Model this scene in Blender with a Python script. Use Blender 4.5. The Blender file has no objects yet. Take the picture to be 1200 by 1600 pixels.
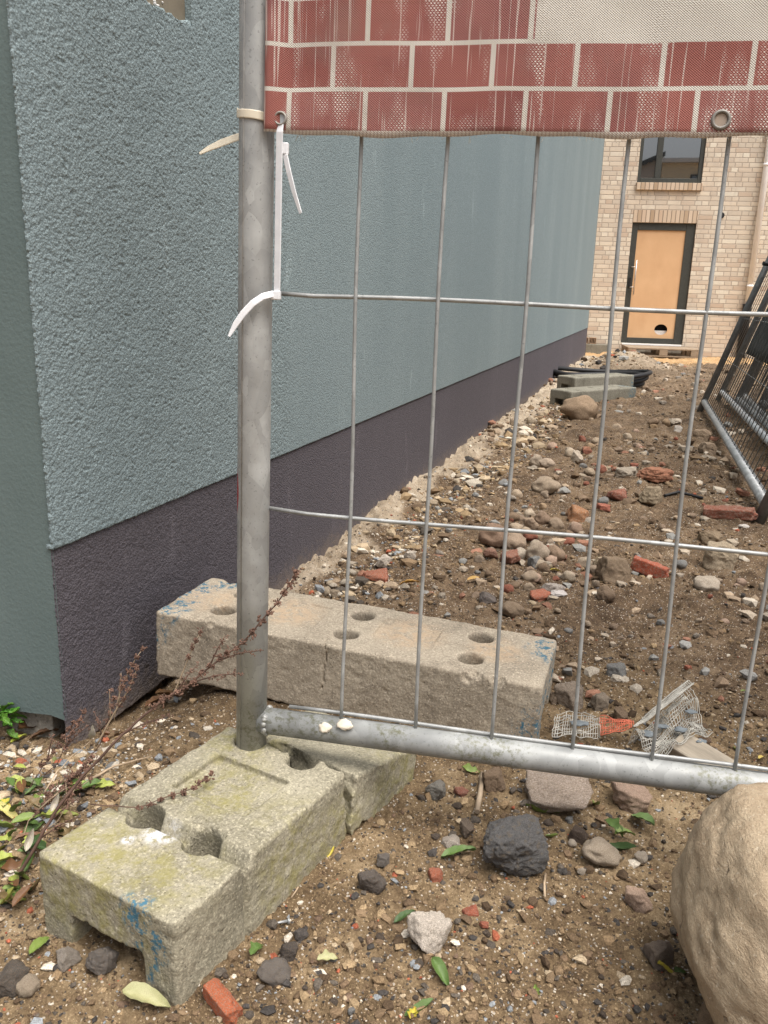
import bpy, bmesh, math, random
import numpy as np
from mathutils import Matrix, Vector
C = bpy.context.scene
COL = C.collection
RAD = math.radians
# ------------------------------------------------------------------ camera
FPX = 1294.0; CX, CY = 600.0, 800.0; HCAM = 0.80
_dn = np.array([465 - CX, 5600 - CY, FPX]); _dn /= np.linalg.norm(_dn)
_up = -_dn
_fw = np.array([0, 0, 1.0]) - np.dot([0, 0, 1.0], _up) * _up; _fw /= np.linalg.norm(_fw)
_rt = np.cross(_fw, _up)
RC = np.stack([_rt, _fw, _up])          # world = RC @ camera(x right, y down, z forward)
cam = bpy.data.cameras.new("camera"); camo = bpy.data.objects.new("camera", cam); COL.objects.link(camo)
cam.sensor_fit = 'VERTICAL'; cam.sensor_height = 24.0; cam.sensor_width = 18.0
cam.lens = FPX / 1600 * 24.0; cam.clip_start = 0.02; cam.clip_end = 1000
M3 = np.stack([RC[:, 0], -RC[:, 1], -RC[:, 2]], axis=1)
mw = Matrix([list(M3[0]) + [0], list(M3[1]) + [0], list(M3[2]) + [HCAM], [0, 0, 0, 1]])
camo.matrix_world = mw
C.camera = camo
# ------------------------------------------------------------------ world, sun, exposure
SUN_EL, SUN_AZ = RAD(68), RAD(140)      # azimuth clockwise from +Y: behind the camera, a little to its right
w = bpy.data.worlds.new("World"); C.world = w; w.use_nodes = True
wn = w.node_tree; wn.nodes.clear()
sky = wn.nodes.new('ShaderNodeTexSky'); sky.sky_type = 'NISHITA'; sky.sun_disc = False
sky.sun_elevation = SUN_EL; sky.sun_rotation = SUN_AZ
sky.air_density = 1.0; sky.dust_density = 6.0; sky.ozone_density = 1.0
hs = wn.nodes.new('ShaderNodeHueSaturation'); hs.inputs['Saturation'].default_value = 0.45
bg = wn.nodes.new('ShaderNodeBackground'); bg.inputs['Strength'].default_value = 0.09
wo = wn.nodes.new('ShaderNodeOutputWorld')
wn.links.new(sky.outputs[0], hs.inputs['Color']); wn.links.new(hs.outputs[0], bg.inputs[0]); wn.links.new(bg.outputs[0], wo.inputs[0])
sl = bpy.data.lights.new("sun", 'SUN'); sl.energy = 1.9; sl.angle = RAD(48); sl.color = (1, 0.965, 0.92)
so = bpy.data.objects.new("sun", sl); COL.objects.link(so)
sd = Vector((math.sin(SUN_AZ) * math.cos(SUN_EL), math.cos(SUN_AZ) * math.cos(SUN_EL), math.sin(SUN_EL)))
so.rotation_euler = (-sd).to_track_quat('-Z', 'Y').to_euler(); so.location = (2, -3, 12)
C.view_settings.view_transform = 'Standard'; C.view_settings.look = 'None'; C.view_settings.gamma = 1
C.view_settings.exposure = 1.13
C.cycles.max_bounces = 6

# ------------------------------------------------------------------ helpers: pixels to world points, noise
def ray(x, y):
    return RC @ np.array([(x - CX) / FPX, (y - CY) / FPX, 1.0])
CAM = np.array([0, 0, HCAM])
def depth_of(p):
    return float((RC.T @ (np.asarray(p, float) - CAM))[2])
rng = np.random.default_rng(7); random.seed(7)
_LAT = np.random.default_rng(3).random((32, 32, 32)).astype(np.float32) * 2 - 1
def vnoise(p):
    p = np.asarray(p, dtype=np.float32)
    i = np.floor(p).astype(np.int64); f = p - i; f = f * f * f * (f * (f * 6 - 15) + 10)
    i0 = i & 31; i1 = (i + 1) & 31
    x0, y0, z0 = i0[..., 0], i0[..., 1], i0[..., 2]; x1, y1, z1 = i1[..., 0], i1[..., 1], i1[..., 2]
    fx, fy, fz = f[..., 0], f[..., 1], f[..., 2]
    L = _LAT
    a = L[x0, y0, z0] * (1 - fx) + L[x1, y0, z0] * fx; b = L[x0, y1, z0] * (1 - fx) + L[x1, y1, z0] * fx
    c = L[x0, y0, z1] * (1 - fx) + L[x1, y0, z1] * fx; d = L[x0, y1, z1] * (1 - fx) + L[x1, y1, z1] * fx
    return (a * (1 - fy) + b * fy) * (1 - fz) + (c * (1 - fy) + d * fy) * fz
def fbm(p, octs=4, lac=2.03, gain=0.5):
    p = np.asarray(p, dtype=np.float32); s = 0; a = 1.0
    for k in range(octs):
        s = s + a * vnoise(p + 7.3 * k); p = p * lac; a *= gain
    return s
def sstep(a, b, x):
    t = np.clip((x - a) / (b - a), 0, 1); return t * t * (3 - 2 * t)
# blue house wall frame: corner CW, direction WD along the wall, normal WN towards the path
CW = np.array([-0.536, 1.280, 0.0]); WD = np.array([0.303, 0.953, 0.0]); WD /= np.linalg.norm(WD)
WN = np.array([WD[1], -WD[0], 0.0])
PL_TOP = 0.375; WALL_LEN = 10.45
def ground_z(x, y, rough=True):
    x = np.asarray(x, float); y = np.asarray(y, float)
    z = np.interp(y, [-60, -5, 0.6, 1.0, 1.6, 3, 6.5, 11, 14, 17, 60], [0.05, 0.05, 0.066, 0.073, 0.068, 0.045, 0.005, -0.09, -0.25, -0.28, -0.3])
    dx, dy = x - CW[0], y - CW[1]
    s = dx * WD[0] + dy * WD[1]; d = dx * WN[0] + dy * WN[1]
    wl = np.interp(s, [-2, -0.3, 0.0, 0.25, 0.45, 0.75, 1.1, 3, 6, 10, 12], [0.035, 0.02, 0.005, -0.03, -0.03, -0.012, -0.005, -0.012, -0.035, -0.07, -0.1])
    dd = np.where(s < 0, np.hypot(np.maximum(d, 0), np.minimum(s, 0)), np.abs(d))
    k = 1 - sstep(0.0, np.interp(s, [0, 1, 3, 10], [0.22, 0.35, 0.5, 0.7]), dd)
    k = np.where(d < -0.02, np.where(s < 0, k, 1.0), k)
    z = z * (1 - k) + np.minimum(wl, z + 0.02) * k
    # dirt heap at the far end of the wall
    z = z + 0.2 * np.exp(-(((x - 2.75) / 0.42) ** 2 + ((y - 9.7) / 0.9) ** 2))
    z = z + 0.1 * np.exp(-(((x - 4.6) / 1.2) ** 2 + ((y - 9.0) / 1.6) ** 2))
    # trampled rut and small heaps of the rubble strip
    z = z + 0.02 * np.exp(-(((x - 0.75 - 0.12 * y) / 0.25) ** 2)) * sstep(1.9, 2.6, y) * (1 - sstep(4, 6, y))
    if rough:
        P = np.stack([x, y, np.zeros_like(x)], -1)
        am = 0.35 + 0.65 * sstep(1.2, 2.0, y)
        z = z + am * (0.018 * fbm(P * 2.1, 3) + 0.015 * np.abs(fbm(P * 9 + 3, 3)) + 0.007 * fbm(P * 27 + 9, 3) + 0.006 * np.maximum(0, fbm(P * 48 + 2, 3) - .1)) * np.interp(y, [0, 3, 9, 16], [1, 1, 1.6, 1.6])
        z = z + 0.0028 * fbm(P * 90 + 5, 2) * (1 - sstep(2.5, 5, y)) + 0.0016 * fbm(P * 260 + 2, 2) * (1 - sstep(1.6, 3, y))
        # crumbly mortar berm along the plinth
        bm_ = sstep(0.7, 1.1, s) * np.exp(-((dd - 0.03) / np.interp(s, [0.5, 2, 10], [0.06, 0.07, 0.14])) ** 2) * (d > -0.05)
        z = z + bm_ * (0.030 + 0.020 * fbm(P * 14 + 1, 3) + .012 * np.maximum(0, fbm(P * 34 + 1, 3)))
    return z
def at(px, py, lift=0.0):
    d = ray(px, py); z = 0.05
    for _ in range(25):
        t = (z + lift - HCAM) / d[2]; p = CAM + d * t
        z = 0.5 * z + 0.5 * float(ground_z(p[0], p[1]))
    return np.array([p[0], p[1], z])
def atz(px, py, z):
    d = ray(px, py); return CAM + d * ((z - HCAM) / d[2])
def aty(px, py, Y):
    d = ray(px, py); return CAM + d * (Y / d[1])

# ------------------------------------------------------------------ helpers: objects
def tag(o, label=None, cat=None, group=None, kind=None):
    if label: o['label'] = label
    if cat: o['category'] = cat
    if group: o['group'] = group
    if kind: o['kind'] = kind
    return o
def empty(name, loc=(0, 0, 0), mat=None):
    o = bpy.data.objects.new(name, None); COL.objects.link(o); o.empty_display_size = 0.05
    if mat is not None: o.matrix_world = mat
    else: o.location = loc
    return o
def link(name, me, m, parent=None, loc=None):
    o = bpy.data.objects.new(name, me); COL.objects.link(o)
    if m is not None and len(me.materials) == 0: me.materials.append(m)
    if parent is not None: o.parent = parent
    if loc is not None: o.location = loc
    return o
def mesh_np(name, V, Fq, smooth=True):
    me = bpy.data.meshes.new(name)
    V = np.asarray(V, np.float32); Fq = np.asarray(Fq, np.int32); k = Fq.shape[1]
    me.vertices.add(len(V)); me.vertices.foreach_set('co', V.ravel())
    me.loops.add(Fq.size); me.loops.foreach_set('vertex_index', Fq.ravel())
    me.polygons.add(len(Fq)); me.polygons.foreach_set('loop_start', np.arange(0, Fq.size, k, dtype=np.int32))
    me.update(calc_edges=True); me.validate()
    me.polygons.foreach_set('use_smooth', np.full(len(me.polygons), smooth))
    return me
def mesh_bm(name, bm, smooth=False):
    me = bpy.data.meshes.new(name); bmesh.ops.recalc_face_normals(bm, faces=bm.faces[:]); bm.to_mesh(me); bm.free()
    if smooth: me.polygons.foreach_set('use_smooth', np.ones(len(me.polygons), bool))
    return me
def bm_box(bm, lo, hi, bev=0.0):
    lo = Vector(lo); hi = Vector(hi)
    r = bmesh.ops.create_cube(bm, size=1.0, matrix=Matrix.Translation((lo + hi) / 2) @ Matrix.Diagonal((hi - lo).to_4d()))
    if bev > 0:
        es = list({e for v in r['verts'] for e in v.link_edges})
        bmesh.ops.bevel(bm, geom=es, offset=bev, segments=2, affect='EDGES', profile=0.5)
def bm_tube(bm, pts, r, seg=12, cap=True):
    pts = [Vector(p) for p in pts]; n = len(pts)
    rs = r if hasattr(r, '__len__') else [r] * n
    rings = []; ref = None
    for i, p in enumerate(pts):
        t = (pts[min(i + 1, n - 1)] - pts[max(i - 1, 0)]).normalized()
        if ref is None:
            ref = t.orthogonal().normalized()
        ref = (ref - t * ref.dot(t)).normalized(); b = t.cross(ref)
        rings.append([bm.verts.new(p + (ref * math.cos(2 * math.pi * k / seg) + b * math.sin(2 * math.pi * k / seg)) * rs[i]) for k in range(seg)])
    for a, b in zip(rings, rings[1:]):
        for k in range(seg):
            f = bm.faces.new((a[k], a[(k + 1) % seg], b[(k + 1) % seg], b[k])); f.smooth = True
    if cap:
        bm.faces.new(rings[0][::-1]); bm.faces.new(rings[-1])
def ribbon(pts, width, thick, side):
    """flat strap along pts; side(i) gives the width direction"""
    bm = bmesh.new(); pts = [Vector(p) for p in pts]; n = len(pts); rings = []
    for i, p in enumerate(pts):
        t = (pts[min(i + 1, n - 1)] - pts[max(i - 1, 0)]).normalized()
        s = Vector(side(i)); s = (s - t * s.dot(t)).normalized(); nn = t.cross(s)
        wd = width(i / (n - 1)) if callable(width) else width
        h = wd / 2; q = thick / 2
        cs = [(-h, -q * .5), (-h * .8, -q), (h * .8, -q), (h, -q * .5), (h, q * .5), (h * .8, q), (-h * .8, q), (-h, q * .5)]
        rings.append([bm.verts.new(p + s * a + nn * b) for a, b in cs])
    for a, b in zip(rings, rings[1:]):
        for k in range(8): bm.faces.new((a[k], a[(k + 1) % 8], b[(k + 1) % 8], b[k]))
    bm.faces.new(rings[0][::-1]); bm.faces.new(rings[-1])
    return bm
def snets(F, o, h):
    """surface nets on a sampled distance field"""
    nx, ny, nz = F.shape; ins = F < 0
    cnt = np.zeros((nx - 1, ny - 1, nz - 1), np.float32); acc = np.zeros(cnt.shape + (3,), np.float32)
    cor = [(a, b, c) for a in (0, 1) for b in (0, 1) for c in (0, 1)]
    def S(A, q): return A[q[0]:q[0] + nx - 1, q[1]:q[1] + ny - 1, q[2]:q[2] + nz - 1]
    for qa in cor:
        for ax in range(3):
            if qa[ax] == 1: continue
            qb = list(qa); qb[ax] = 1
            fa, fb = S(F, qa), S(F, qb); cr = (fa < 0) != (fb < 0)
            t = np.where(cr, fa / np.where(cr, fa - fb, 1), 0)
            cnt += cr
            for k in range(3):
                acc[..., k] += np.where(cr, qa[k] + (t if k == ax else 0), 0)
    act = cnt > 0; idx = np.full(cnt.shape, -1, np.int64); idx[act] = np.arange(act.sum())
    ii = np.argwhere(act).astype(np.float32)
    V = (ii + acc[act] / cnt[act][:, None]) * h + np.asarray(o, np.float32)
    faces = []
    I = ins
    def grab(sl): return idx[sl]
    a = I[:-1, 1:-1, 1:-1]; b = I[1:, 1:-1, 1:-1]; m = a != b
    q = np.stack([idx[:, :-1, :-1][m], idx[:, 1:, :-1][m], idx[:, 1:, 1:][m], idx[:, :-1, 1:][m]], -1); fl = a[m]
    faces.append(np.where(fl[:, None], q, q[:, ::-1]))
    a = I[1:-1, :-1, 1:-1]; b = I[1:-1, 1:, 1:-1]; m = a != b
    q = np.stack([idx[:-1, :, :-1][m], idx[:-1, :, 1:][m], idx[1:, :, 1:][m], idx[1:, :, :-1][m]], -1); fl = a[m]
    faces.append(np.where(fl[:, None], q, q[:, ::-1]))
    a = I[1:-1, 1:-1, :-1]; b = I[1:-1, 1:-1, 1:]; m = a != b
    q = np.stack([idx[:-1, :-1, :][m], idx[1:, :-1, :][m], idx[1:, 1:, :][m], idx[:-1, 1:, :][m]], -1); fl = a[m]
    faces.append(np.where(fl[:, None], q, q[:, ::-1]))
    return V, np.concatenate(faces)

# ------------------------------------------------------------------ materials
class NT:
    def __init__(self, name, rough=0.8, metal=0.0, spec=0.3):
        self.m = bpy.data.materials.new(name); self.m.use_nodes = True
        self.t = self.m.node_tree; self.t.nodes.clear()
        self.out = self.t.nodes.new('ShaderNodeOutputMaterial'); self.b = self.t.nodes.new('ShaderNodeBsdfPrincipled')
        self.t.links.new(self.b.outputs[0], self.out.inputs[0])
        self.b.inputs['Roughness'].default_value = rough; self.b.inputs['Metallic'].default_value = metal
        self.b.inputs['Specular IOR Level'].default_value = spec
        self._co = None
    def put(self, sock, v):
        if isinstance(v, bpy.types.NodeSocket): self.t.links.new(v, sock)
        elif hasattr(v, '__len__') and len(v) == 3 and sock.type == 'RGBA': sock.default_value = (*v, 1)
        else: sock.default_value = v
    def n(self, typ, ins=None, **props):
        nd = self.t.nodes.new(typ)
        for k, v in props.items(): setattr(nd, k, v)
        for k, v in (ins or {}).items(): self.put(nd.inputs[k], v)
        return nd
    def co(self, out='Object'):
        if self._co is None: self._co = self.t.nodes.new('ShaderNodeTexCoord')
        return self._co.outputs[out]
    def map(self, v, scale=(1, 1, 1), loc=(0, 0, 0), rot=(0, 0, 0)):
        return self.n('ShaderNodeMapping', {0: v, 'Scale': scale, 'Location': loc, 'Rotation': rot}).outputs[0]
    def noise(self, v, scale, detail=4, rough=0.55, dist=0.0, col=False):
        nd = self.n('ShaderNodeTexNoise', {'Vector': v, 'Scale': scale, 'Detail': detail, 'Roughness': rough, 'Distortion': dist})
        return nd.outputs[1 if col else 0]
    def vor(self, v, scale, feature='F1', out=0, rnd=1.0):
        nd = self.n('ShaderNodeTexVoronoi', {'Vector': v, 'Scale': scale, 'Randomness': rnd}, feature=feature); return nd.outputs[out]
    def ramp(self, f, stops, interp='LINEAR'):
        nd = self.n('ShaderNodeValToRGB', {0: f}); r = nd.color_ramp; r.interpolation = interp
        while len(r.elements) < len(stops): r.elements.new(0.5)
        for e, (p, c) in zip(r.elements, stops):
            e.position = p; e.color = (*c, 1) if hasattr(c, '__len__') else (c, c, c, 1)
        return nd.outputs[0]
    def rng(self, f, a, b, c=0.0, d=1.0):
        return self.n('ShaderNodeMapRange', {0: f, 1: a, 2: b, 3: c, 4: d}, interpolation_type='SMOOTHSTEP').outputs[0]
    def mix(self, f, a, b, blend='MIX'):
        nd = self.t.nodes.new('ShaderNodeMix'); nd.data_type = 'RGBA'; nd.blend_type = blend
        self.put(nd.inputs[0], f); self.put(nd.inputs[6], a); self.put(nd.inputs[7], b); return nd.outputs[2]
    def math(self, op, a, b=0.0, c=0.0):
        nd = self.n('ShaderNodeMath', {0: a, 1: b, 2: c}, operation=op); return nd.outputs[0]
    def vmath(self, op, a, b=(0, 0, 0), out=0):
        nd = self.n('ShaderNodeVectorMath', {0: a, 1: b}, operation=op); return nd.outputs[out]
    def bump(self, h, strength=0.5, dist=0.01, normal=None):
        ins = {'Height': h, 'Strength': strength, 'Distance': dist}
        if normal is not None: ins['Normal'] = normal
        return self.n('ShaderNodeBump', ins).outputs[0]
    def done(self, color=None, rough=None, normal=None):
        if color is not None: self.put(self.b.inputs['Base Color'], color)
        if rough is not None: self.put(self.b.inputs['Roughness'], rough)
        if normal is not None: self.put(self.b.inputs['Normal'], normal)
        return self.m
    def spot(self, v, c, r, soft=0.5):
        d = self.vmath('DISTANCE', v, c, out=1); return self.rng(d, r, r * soft)
def attr(N, name, out='Color'):
    return N.n('ShaderNodeAttribute', attribute_name=name).outputs[out]

def render_mat(name, c_hi, c_lo, grain, streak, strength=0.9, dist=0.004, mud=0):
    N = NT(name, 0.9, spec=0.2); p = N.co()
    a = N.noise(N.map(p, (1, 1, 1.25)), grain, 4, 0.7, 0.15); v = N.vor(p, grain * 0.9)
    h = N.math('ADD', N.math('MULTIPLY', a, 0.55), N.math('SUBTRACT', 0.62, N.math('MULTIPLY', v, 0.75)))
    big = N.noise(N.map(p, (2.2, 2.2, 0.5)), 1.0, 4)
    st = N.noise(N.map(p, (3.1, 3.1, 0.3)), 1.0, 6, 0.68, 0.5)
    tone = N.math('ADD', N.math('MULTIPLY', big, 0.5), N.math('MULTIPLY', st, 0.5 * streak + 0.001))
    col = N.ramp(tone, [(0.25, c_lo), (0.62, c_hi)])
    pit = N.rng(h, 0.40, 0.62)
    col = N.mix(N.math('MULTIPLY', N.math('SUBTRACT', 1.0, pit), 0.5), col, tuple(x * 0.55 for x in c_lo))  # paints the shade of the plaster pits into the colour
    blot = N.noise(p, 34, 5, 0.7); col = N.mix(N.rng(blot, .48, .7, 0, .35), col, tuple(x * .74 for x in c_lo))
    scuff = N.rng(N.noise(N.map(p, (9, 9, 2)), 1, 6, .72), .60, .70, 0, .45); col = N.mix(scuff, col, tuple(min(x * 1.25, .6) for x in c_hi))
    if mud:
        zz = N.n('ShaderNodeSeparateXYZ', {0: p}).outputs[2]; sp = N.noise(p, 48, 6, .75)
        mk = N.rng(N.math('ADD', N.math('MULTIPLY', N.math('SUBTRACT', sp, .5), .22), zz), mud, 0.0)
        col = N.mix(N.math('MULTIPLY', mk, .5), col, (0.22, 0.175, 0.135))
    nz = N.bump(h, strength, dist)
    return N.done(col, 0.9, nz)
M = {}
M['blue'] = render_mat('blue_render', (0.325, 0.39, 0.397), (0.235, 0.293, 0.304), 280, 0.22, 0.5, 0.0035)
M['plinth'] = render_mat('plinth_render', (0.150, 0.136, 0.150), (0.112, 0.101, 0.113), 290, 0.3, 0.55, 0.004, mud=0.075)
def _teal():
    N = NT('teal_return_render', 0.75, spec=0.3); p = N.co()
    h = N.noise(p, 160, 4, 0.6); big = N.noise(N.map(p, (3, 3, 1)), 1.5, 4)
    col = N.ramp(big, [(0.3, (0.115, 0.155, 0.151)), (0.65, (0.147, 0.19, 0.184))])
    return N.done(col, 0.75, N.bump(h, 0.35, 0.003))
M['teal'] = _teal()
def plain(name, c, rough=0.6, metal=0.0, nscale=40, var=0.15, bump=0.1):
    N = NT(name, rough, metal); p = N.co(); f = N.noise(p, nscale, 4)
    col = N.ramp(f, [(0.3, tuple(x * (1 - var) for x in c)), (0.7, tuple(min(1, x * (1 + var)) for x in c))])
    return N.done(col, rough, N.bump(f, bump, 0.002))
def galv(name, base=(0.40, 0.41, 0.41), moss=None, metal=0.55, red=None):
    N = NT(name, 0.5, metal, 0.4); p = N.co()
    cells = N.vor(N.map(p, (1, 1, 0.55)), 55, out=1)
    cellv = N.n('ShaderNodeSeparateColor', {0: cells}).outputs[0]
    wear = N.noise(p, 22, 5, 0.6); fine = N.noise(N.map(p, (1, 1, .3)), 240, 3)
    f = N.math('ADD', N.math('MULTIPLY', cellv, 0.25), N.math('MULTIPLY', wear, 0.75))
    col = N.ramp(f, [(0.25, tuple(x * 0.78 for x in base)), (0.5, base), (0.75, tuple(min(x * 1.35, .8) for x in base))])
    col = N.mix(N.math('MULTIPLY', N.rng(N.noise(p, 300, 2), 0.62, 0.72), 0.5), col, tuple(x * 0.4 for x in base))
    if moss:
        msk = None
        for (c, r) in moss:
            s = N.spot(p, c, r, 0.25); msk = s if msk is None else N.math('MAXIMUM', msk, s)
        mn = N.rng(N.noise(p, 130, 5, 0.75), 0.46, 0.66, 0, .8)
        col = N.mix(N.math('MULTIPLY', msk, mn), col, (0.12, 0.118, 0.055))
    if red:
        col = N.mix(N.spot(N.map(p, (1, 1, .35)), red[0], red[1], 0.8), col, (0.35, 0.02, 0.02))
    rg = N.rng(wear, 0.3, 0.7, 0.42, 0.68)
    return N.done(col, rg, N.bump(N.math('ADD', N.math('MULTIPLY', fine, 0.5), wear), 0.18, 0.002))
M['galv'] = galv('galvanised_steel')
M['galv_dark'] = galv('weathered_galvanised_steel', (0.2, 0.205, 0.205), metal=0.35)
M['wire'] = galv('galvanised_wire', (0.34, 0.345, 0.335), metal=0.45)

def concrete(name, hi, lo, moss=(), blue=(), sand=(), white=(), grain=260, mosscol=(0.24, 0.215, 0.07)):
    N = NT(name, 0.92, spec=0.2); p = N.co()
    big = N.noise(p, 9, 5, 0.6); gr = N.noise(p, grain, 3, 0.7); gv = N.vor(p, grain * 0.8)
    f = N.math('ADD', N.math('MULTIPLY', big, 0.42), N.math('MULTIPLY', gr, 0.58))
    col = N.ramp(f, [(0.36, lo), (0.60, hi)])
    pores = N.rng(N.vor(p, grain * 0.42), 0.16, 0.10)
    col = N.mix(N.math('MULTIPLY', pores, 0.55), col, tuple(x * 0.35 for x in lo))
    dkk = N.rng(N.noise(p, grain * 1.4, 2, .8), 0.60, 0.68)
    col = N.mix(N.math('MULTIPLY', dkk, 0.5), col, tuple(x * 0.5 for x in lo))
    strk = N.rng(N.noise(N.map(p, (16, 16, 3)), 1, 5, .7), .52, .68); col = N.mix(N.math('MULTIPLY', strk, 0.4), col, tuple(x * .62 for x in lo))
    spk = N.rng(N.noise(p, grain * 1.1, 2), 0.56, 0.66)
    col = N.mix(N.math('MULTIPLY', spk, 0.5), col, tuple(min(.75, x * 1.55) for x in hi))
    def region(lst, soft=0.3):
        m = None
        for c, r in lst:
            s = N.spot(p, c, r, soft); m = s if m is None else N.math('MAXIMUM', m, s)
        return m
    if moss:
        mn = N.rng(N.noise(p, 42, 5, 0.7), 0.38, 0.68)
        col = N.mix(N.math('MULTIPLY', N.math('MULTIPLY', region(moss), mn), 0.75), col, mosscol)
    if sand:
        sn = N.rng(N.noise(p, 60, 5, 0.75), 0.4, 0.55)
        col = N.mix(N.math('MULTIPLY', N.math('MULTIPLY', region(sand), sn), 0.7), col, (0.50, 0.365, 0.24))
    if white:
        sn = N.rng(N.noise(p, 80, 5, 0.75), 0.42, 0.56)
        col = N.mix(N.math('MULTIPLY', region(white), sn), col, (0.6, 0.6, 0.62))
    if blue:
        bn = N.rng(N.noise(p, 60, 6, 0.8), 0.5, 0.57)
        col = N.mix(N.math('MULTIPLY', region(blue, 0.6), bn), col, (0.06, 0.15, 0.205))
    h = N.math('ADD', N.math('MULTIPLY', gr, 0.7), N.math('ADD', N.math('MULTIPLY', gv, 0.3), N.math('MULTIPLY', pores, -0.5)))
    return N.done(col, 0.92, N.bump(h, 0.6, 0.0025))

def brick_wall_mat():
    N = NT('pale_brickwork', 0.9, spec=0.2); p = N.co('Object')
    sx = N.n('ShaderNodeSeparateXYZ', {0: p}); X, Z = sx.outputs[0], sx.outputs[2]
    RH, RW = 0.0785, 0.235
    rowf = N.math('DIVIDE', Z, RH); row = N.math('FLOOR', rowf); fz = N.math('SUBTRACT', rowf, row)
    rr = N.n('ShaderNodeTexWhiteNoise', {'W': row}, noise_dimensions='1D').outputs[0]
    uf = N.math('ADD', N.math('DIVIDE', X, RW), N.math('MULTIPLY', rr, 0.97)); ui = N.math('FLOOR', uf); fu = N.math('SUBTRACT', uf, ui)
    idv = N.n('ShaderNodeCombineXYZ', {0: ui, 1: row})
    wn_ = N.n('ShaderNodeTexWhiteNoise', {0: idv.outputs[0]}, noise_dimensions='2D')
    half = N.math('GREATER_THAN', wn_.outputs[0], 0.72)          # some bricks are split into two headers
    fu2 = N.math('FRACT', N.math('MULTIPLY', fu, N.math('ADD', 1.0, half)))
    wid = N.math('DIVIDE', RW, N.math('ADD', 1.0, half))
    jit = N.noise(p, 30, 3)
    du = N.math('MULTIPLY', N.math('MINIMUM', fu2, N.math('SUBTRACT', 1.0, fu2)), wid)
    dz = N.math('MULTIPLY', N.math('MINIMUM', fz, N.math('SUBTRACT', 1.0, fz)), RH)
    d = N.math('ADD', N.math('MINIMUM', du, dz), N.math('MULTIPLY', N.math('SUBTRACT', jit, 0.5), 0.008))
    joint = N.rng(d, 0.0035, 0.008)
    idh = N.n('ShaderNodeTexWhiteNoise', {0: N.n('ShaderNodeCombineXYZ', {0: N.math('ADD', ui, N.math('MULTIPLY', N.math('FLOOR', N.math('MULTIPLY', fu, N.math('ADD', 1.0, half))), 0.37)), 1: row, 2: 3.0}).outputs[0]}, noise_dimensions='3D').outputs[0]
    c = N.ramp(idh, [(0.0, (0.504, 0.388, 0.290)), (0.12, (0.582, 0.490, 0.385)), (0.3, (0.640, 0.561, 0.450)), (0.5, (0.563, 0.490, 0.390)), (0.7, (0.679, 0.586, 0.460)), (0.88, (0.728, 0.673, 0.550)), (1.0, (0.533, 0.459, 0.370))])
    c = N.mix(N.math('MULTIPLY', N.noise(p, 55, 4), 0.35), c, (0.62, 0.53, 0.43))
    warm = N.rng(N.noise(p, 0.9, 3), 0.5, 0.66)
    c = N.mix(N.math('MULTIPLY', warm, 0.16), c, (0.55, 0.36, 0.22)); grime = N.rng(N.noise(N.map(p, (2, 2, .7)), 1.4, 6, .7), .5, .7, 0, .4); c = N.mix(grime, c, (0.38, 0.33, 0.28))
    col = N.mix(joint, (0.43, 0.36, 0.29), c)
    return N.done(col, 0.9, N.bump(N.math('ADD', joint, N.math('MULTIPLY', jit, .3)), 0.8, 0.008))
M['brick'] = brick_wall_mat()
M['frame'] = plain('dark_olive_window_frame', (0.055, 0.057, 0.05), 0.45, bump=0.02)
M['soldier'] = None
def soldier_mat():
    N = NT('soldier_course_brick', 0.9, spec=0.2); p = N.co()
    X = N.n('ShaderNodeSeparateXYZ', {0: p}).outputs[0]
    uf = N.math('DIVIDE', X, 0.0725); ui = N.math('FLOOR', uf); fu = N.math('SUBTRACT', uf, ui)
    r = N.n('ShaderNodeTexWhiteNoise', {'W': ui}, noise_dimensions='1D').outputs[0]
    c = N.ramp(r, [(0, (0.42, 0.31, 0.21)), (0.4, (0.55, 0.43, 0.31)), (0.8, (0.62, 0.5, 0.38)), (1, (0.5, 0.36, 0.25))])
    j = N.rng(N.math('MINIMUM', fu, N.math('SUBTRACT', 1.0, fu)), 0.05, 0.12)
    return N.done(N.mix(j, (0.27, 0.21, 0.16), c), 0.9, N.bump(j, 0.8, 0.006))
M['soldier'] = soldier_mat()
def door_panel_mat():
    N = NT('raw_chipboard_door_panel', 0.7); p = N.co()
    f = N.noise(N.map(p, (1.5, 1.5, 1)), 2.5, 5); g = N.noise(p, 120, 3)
    col = N.ramp(N.math('ADD', N.math('MULTIPLY', f, .8), N.math('MULTIPLY', g, .2)), [(0.3, (0.58, 0.355, 0.19)), (0.65, (0.66, 0.425, 0.235))])
    return N.done(col, 0.7, N.bump(g, 0.1, 0.002))
M['doorpanel'] = door_panel_mat()
def glass_mat():
    N = NT('window_glass', 0.02, 0.0, 0.5); N.b.inputs['Base Color'].default_value = (0.012, 0.014, 0.016, 1)
    N.b.inputs['IOR'].default_value = 2.4; N.b.inputs['Coat Weight'].default_value = 1.0; N.b.inputs['Coat IOR'].default_value = 2.2
    N.b.inputs['Coat Roughness'].default_value = 0.01
    return N.m
M['glass'] = glass_mat()
M['zinc'] = plain('pale_coated_pipe', (0.86, 0.85, 0.83), 0.4, 0.0, 8, 0.05, 0.03)
M['black'] = plain('black_plastic', (0.02, 0.02, 0.021), 0.5, bump=0.05)
M['dark_in'] = plain('painted_void_shade', (0.012, 0.011, 0.01), 0.9)  # near-black colour painted in as the shade inside openings
M['white'] = plain('white_paint', (0.72, 0.71, 0.69), 0.6, bump=0.03)
M['oldwood'] = plain('weathered_wood', (0.30, 0.23, 0.16), 0.85, 0, 30, 0.35, 0.4)
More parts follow.
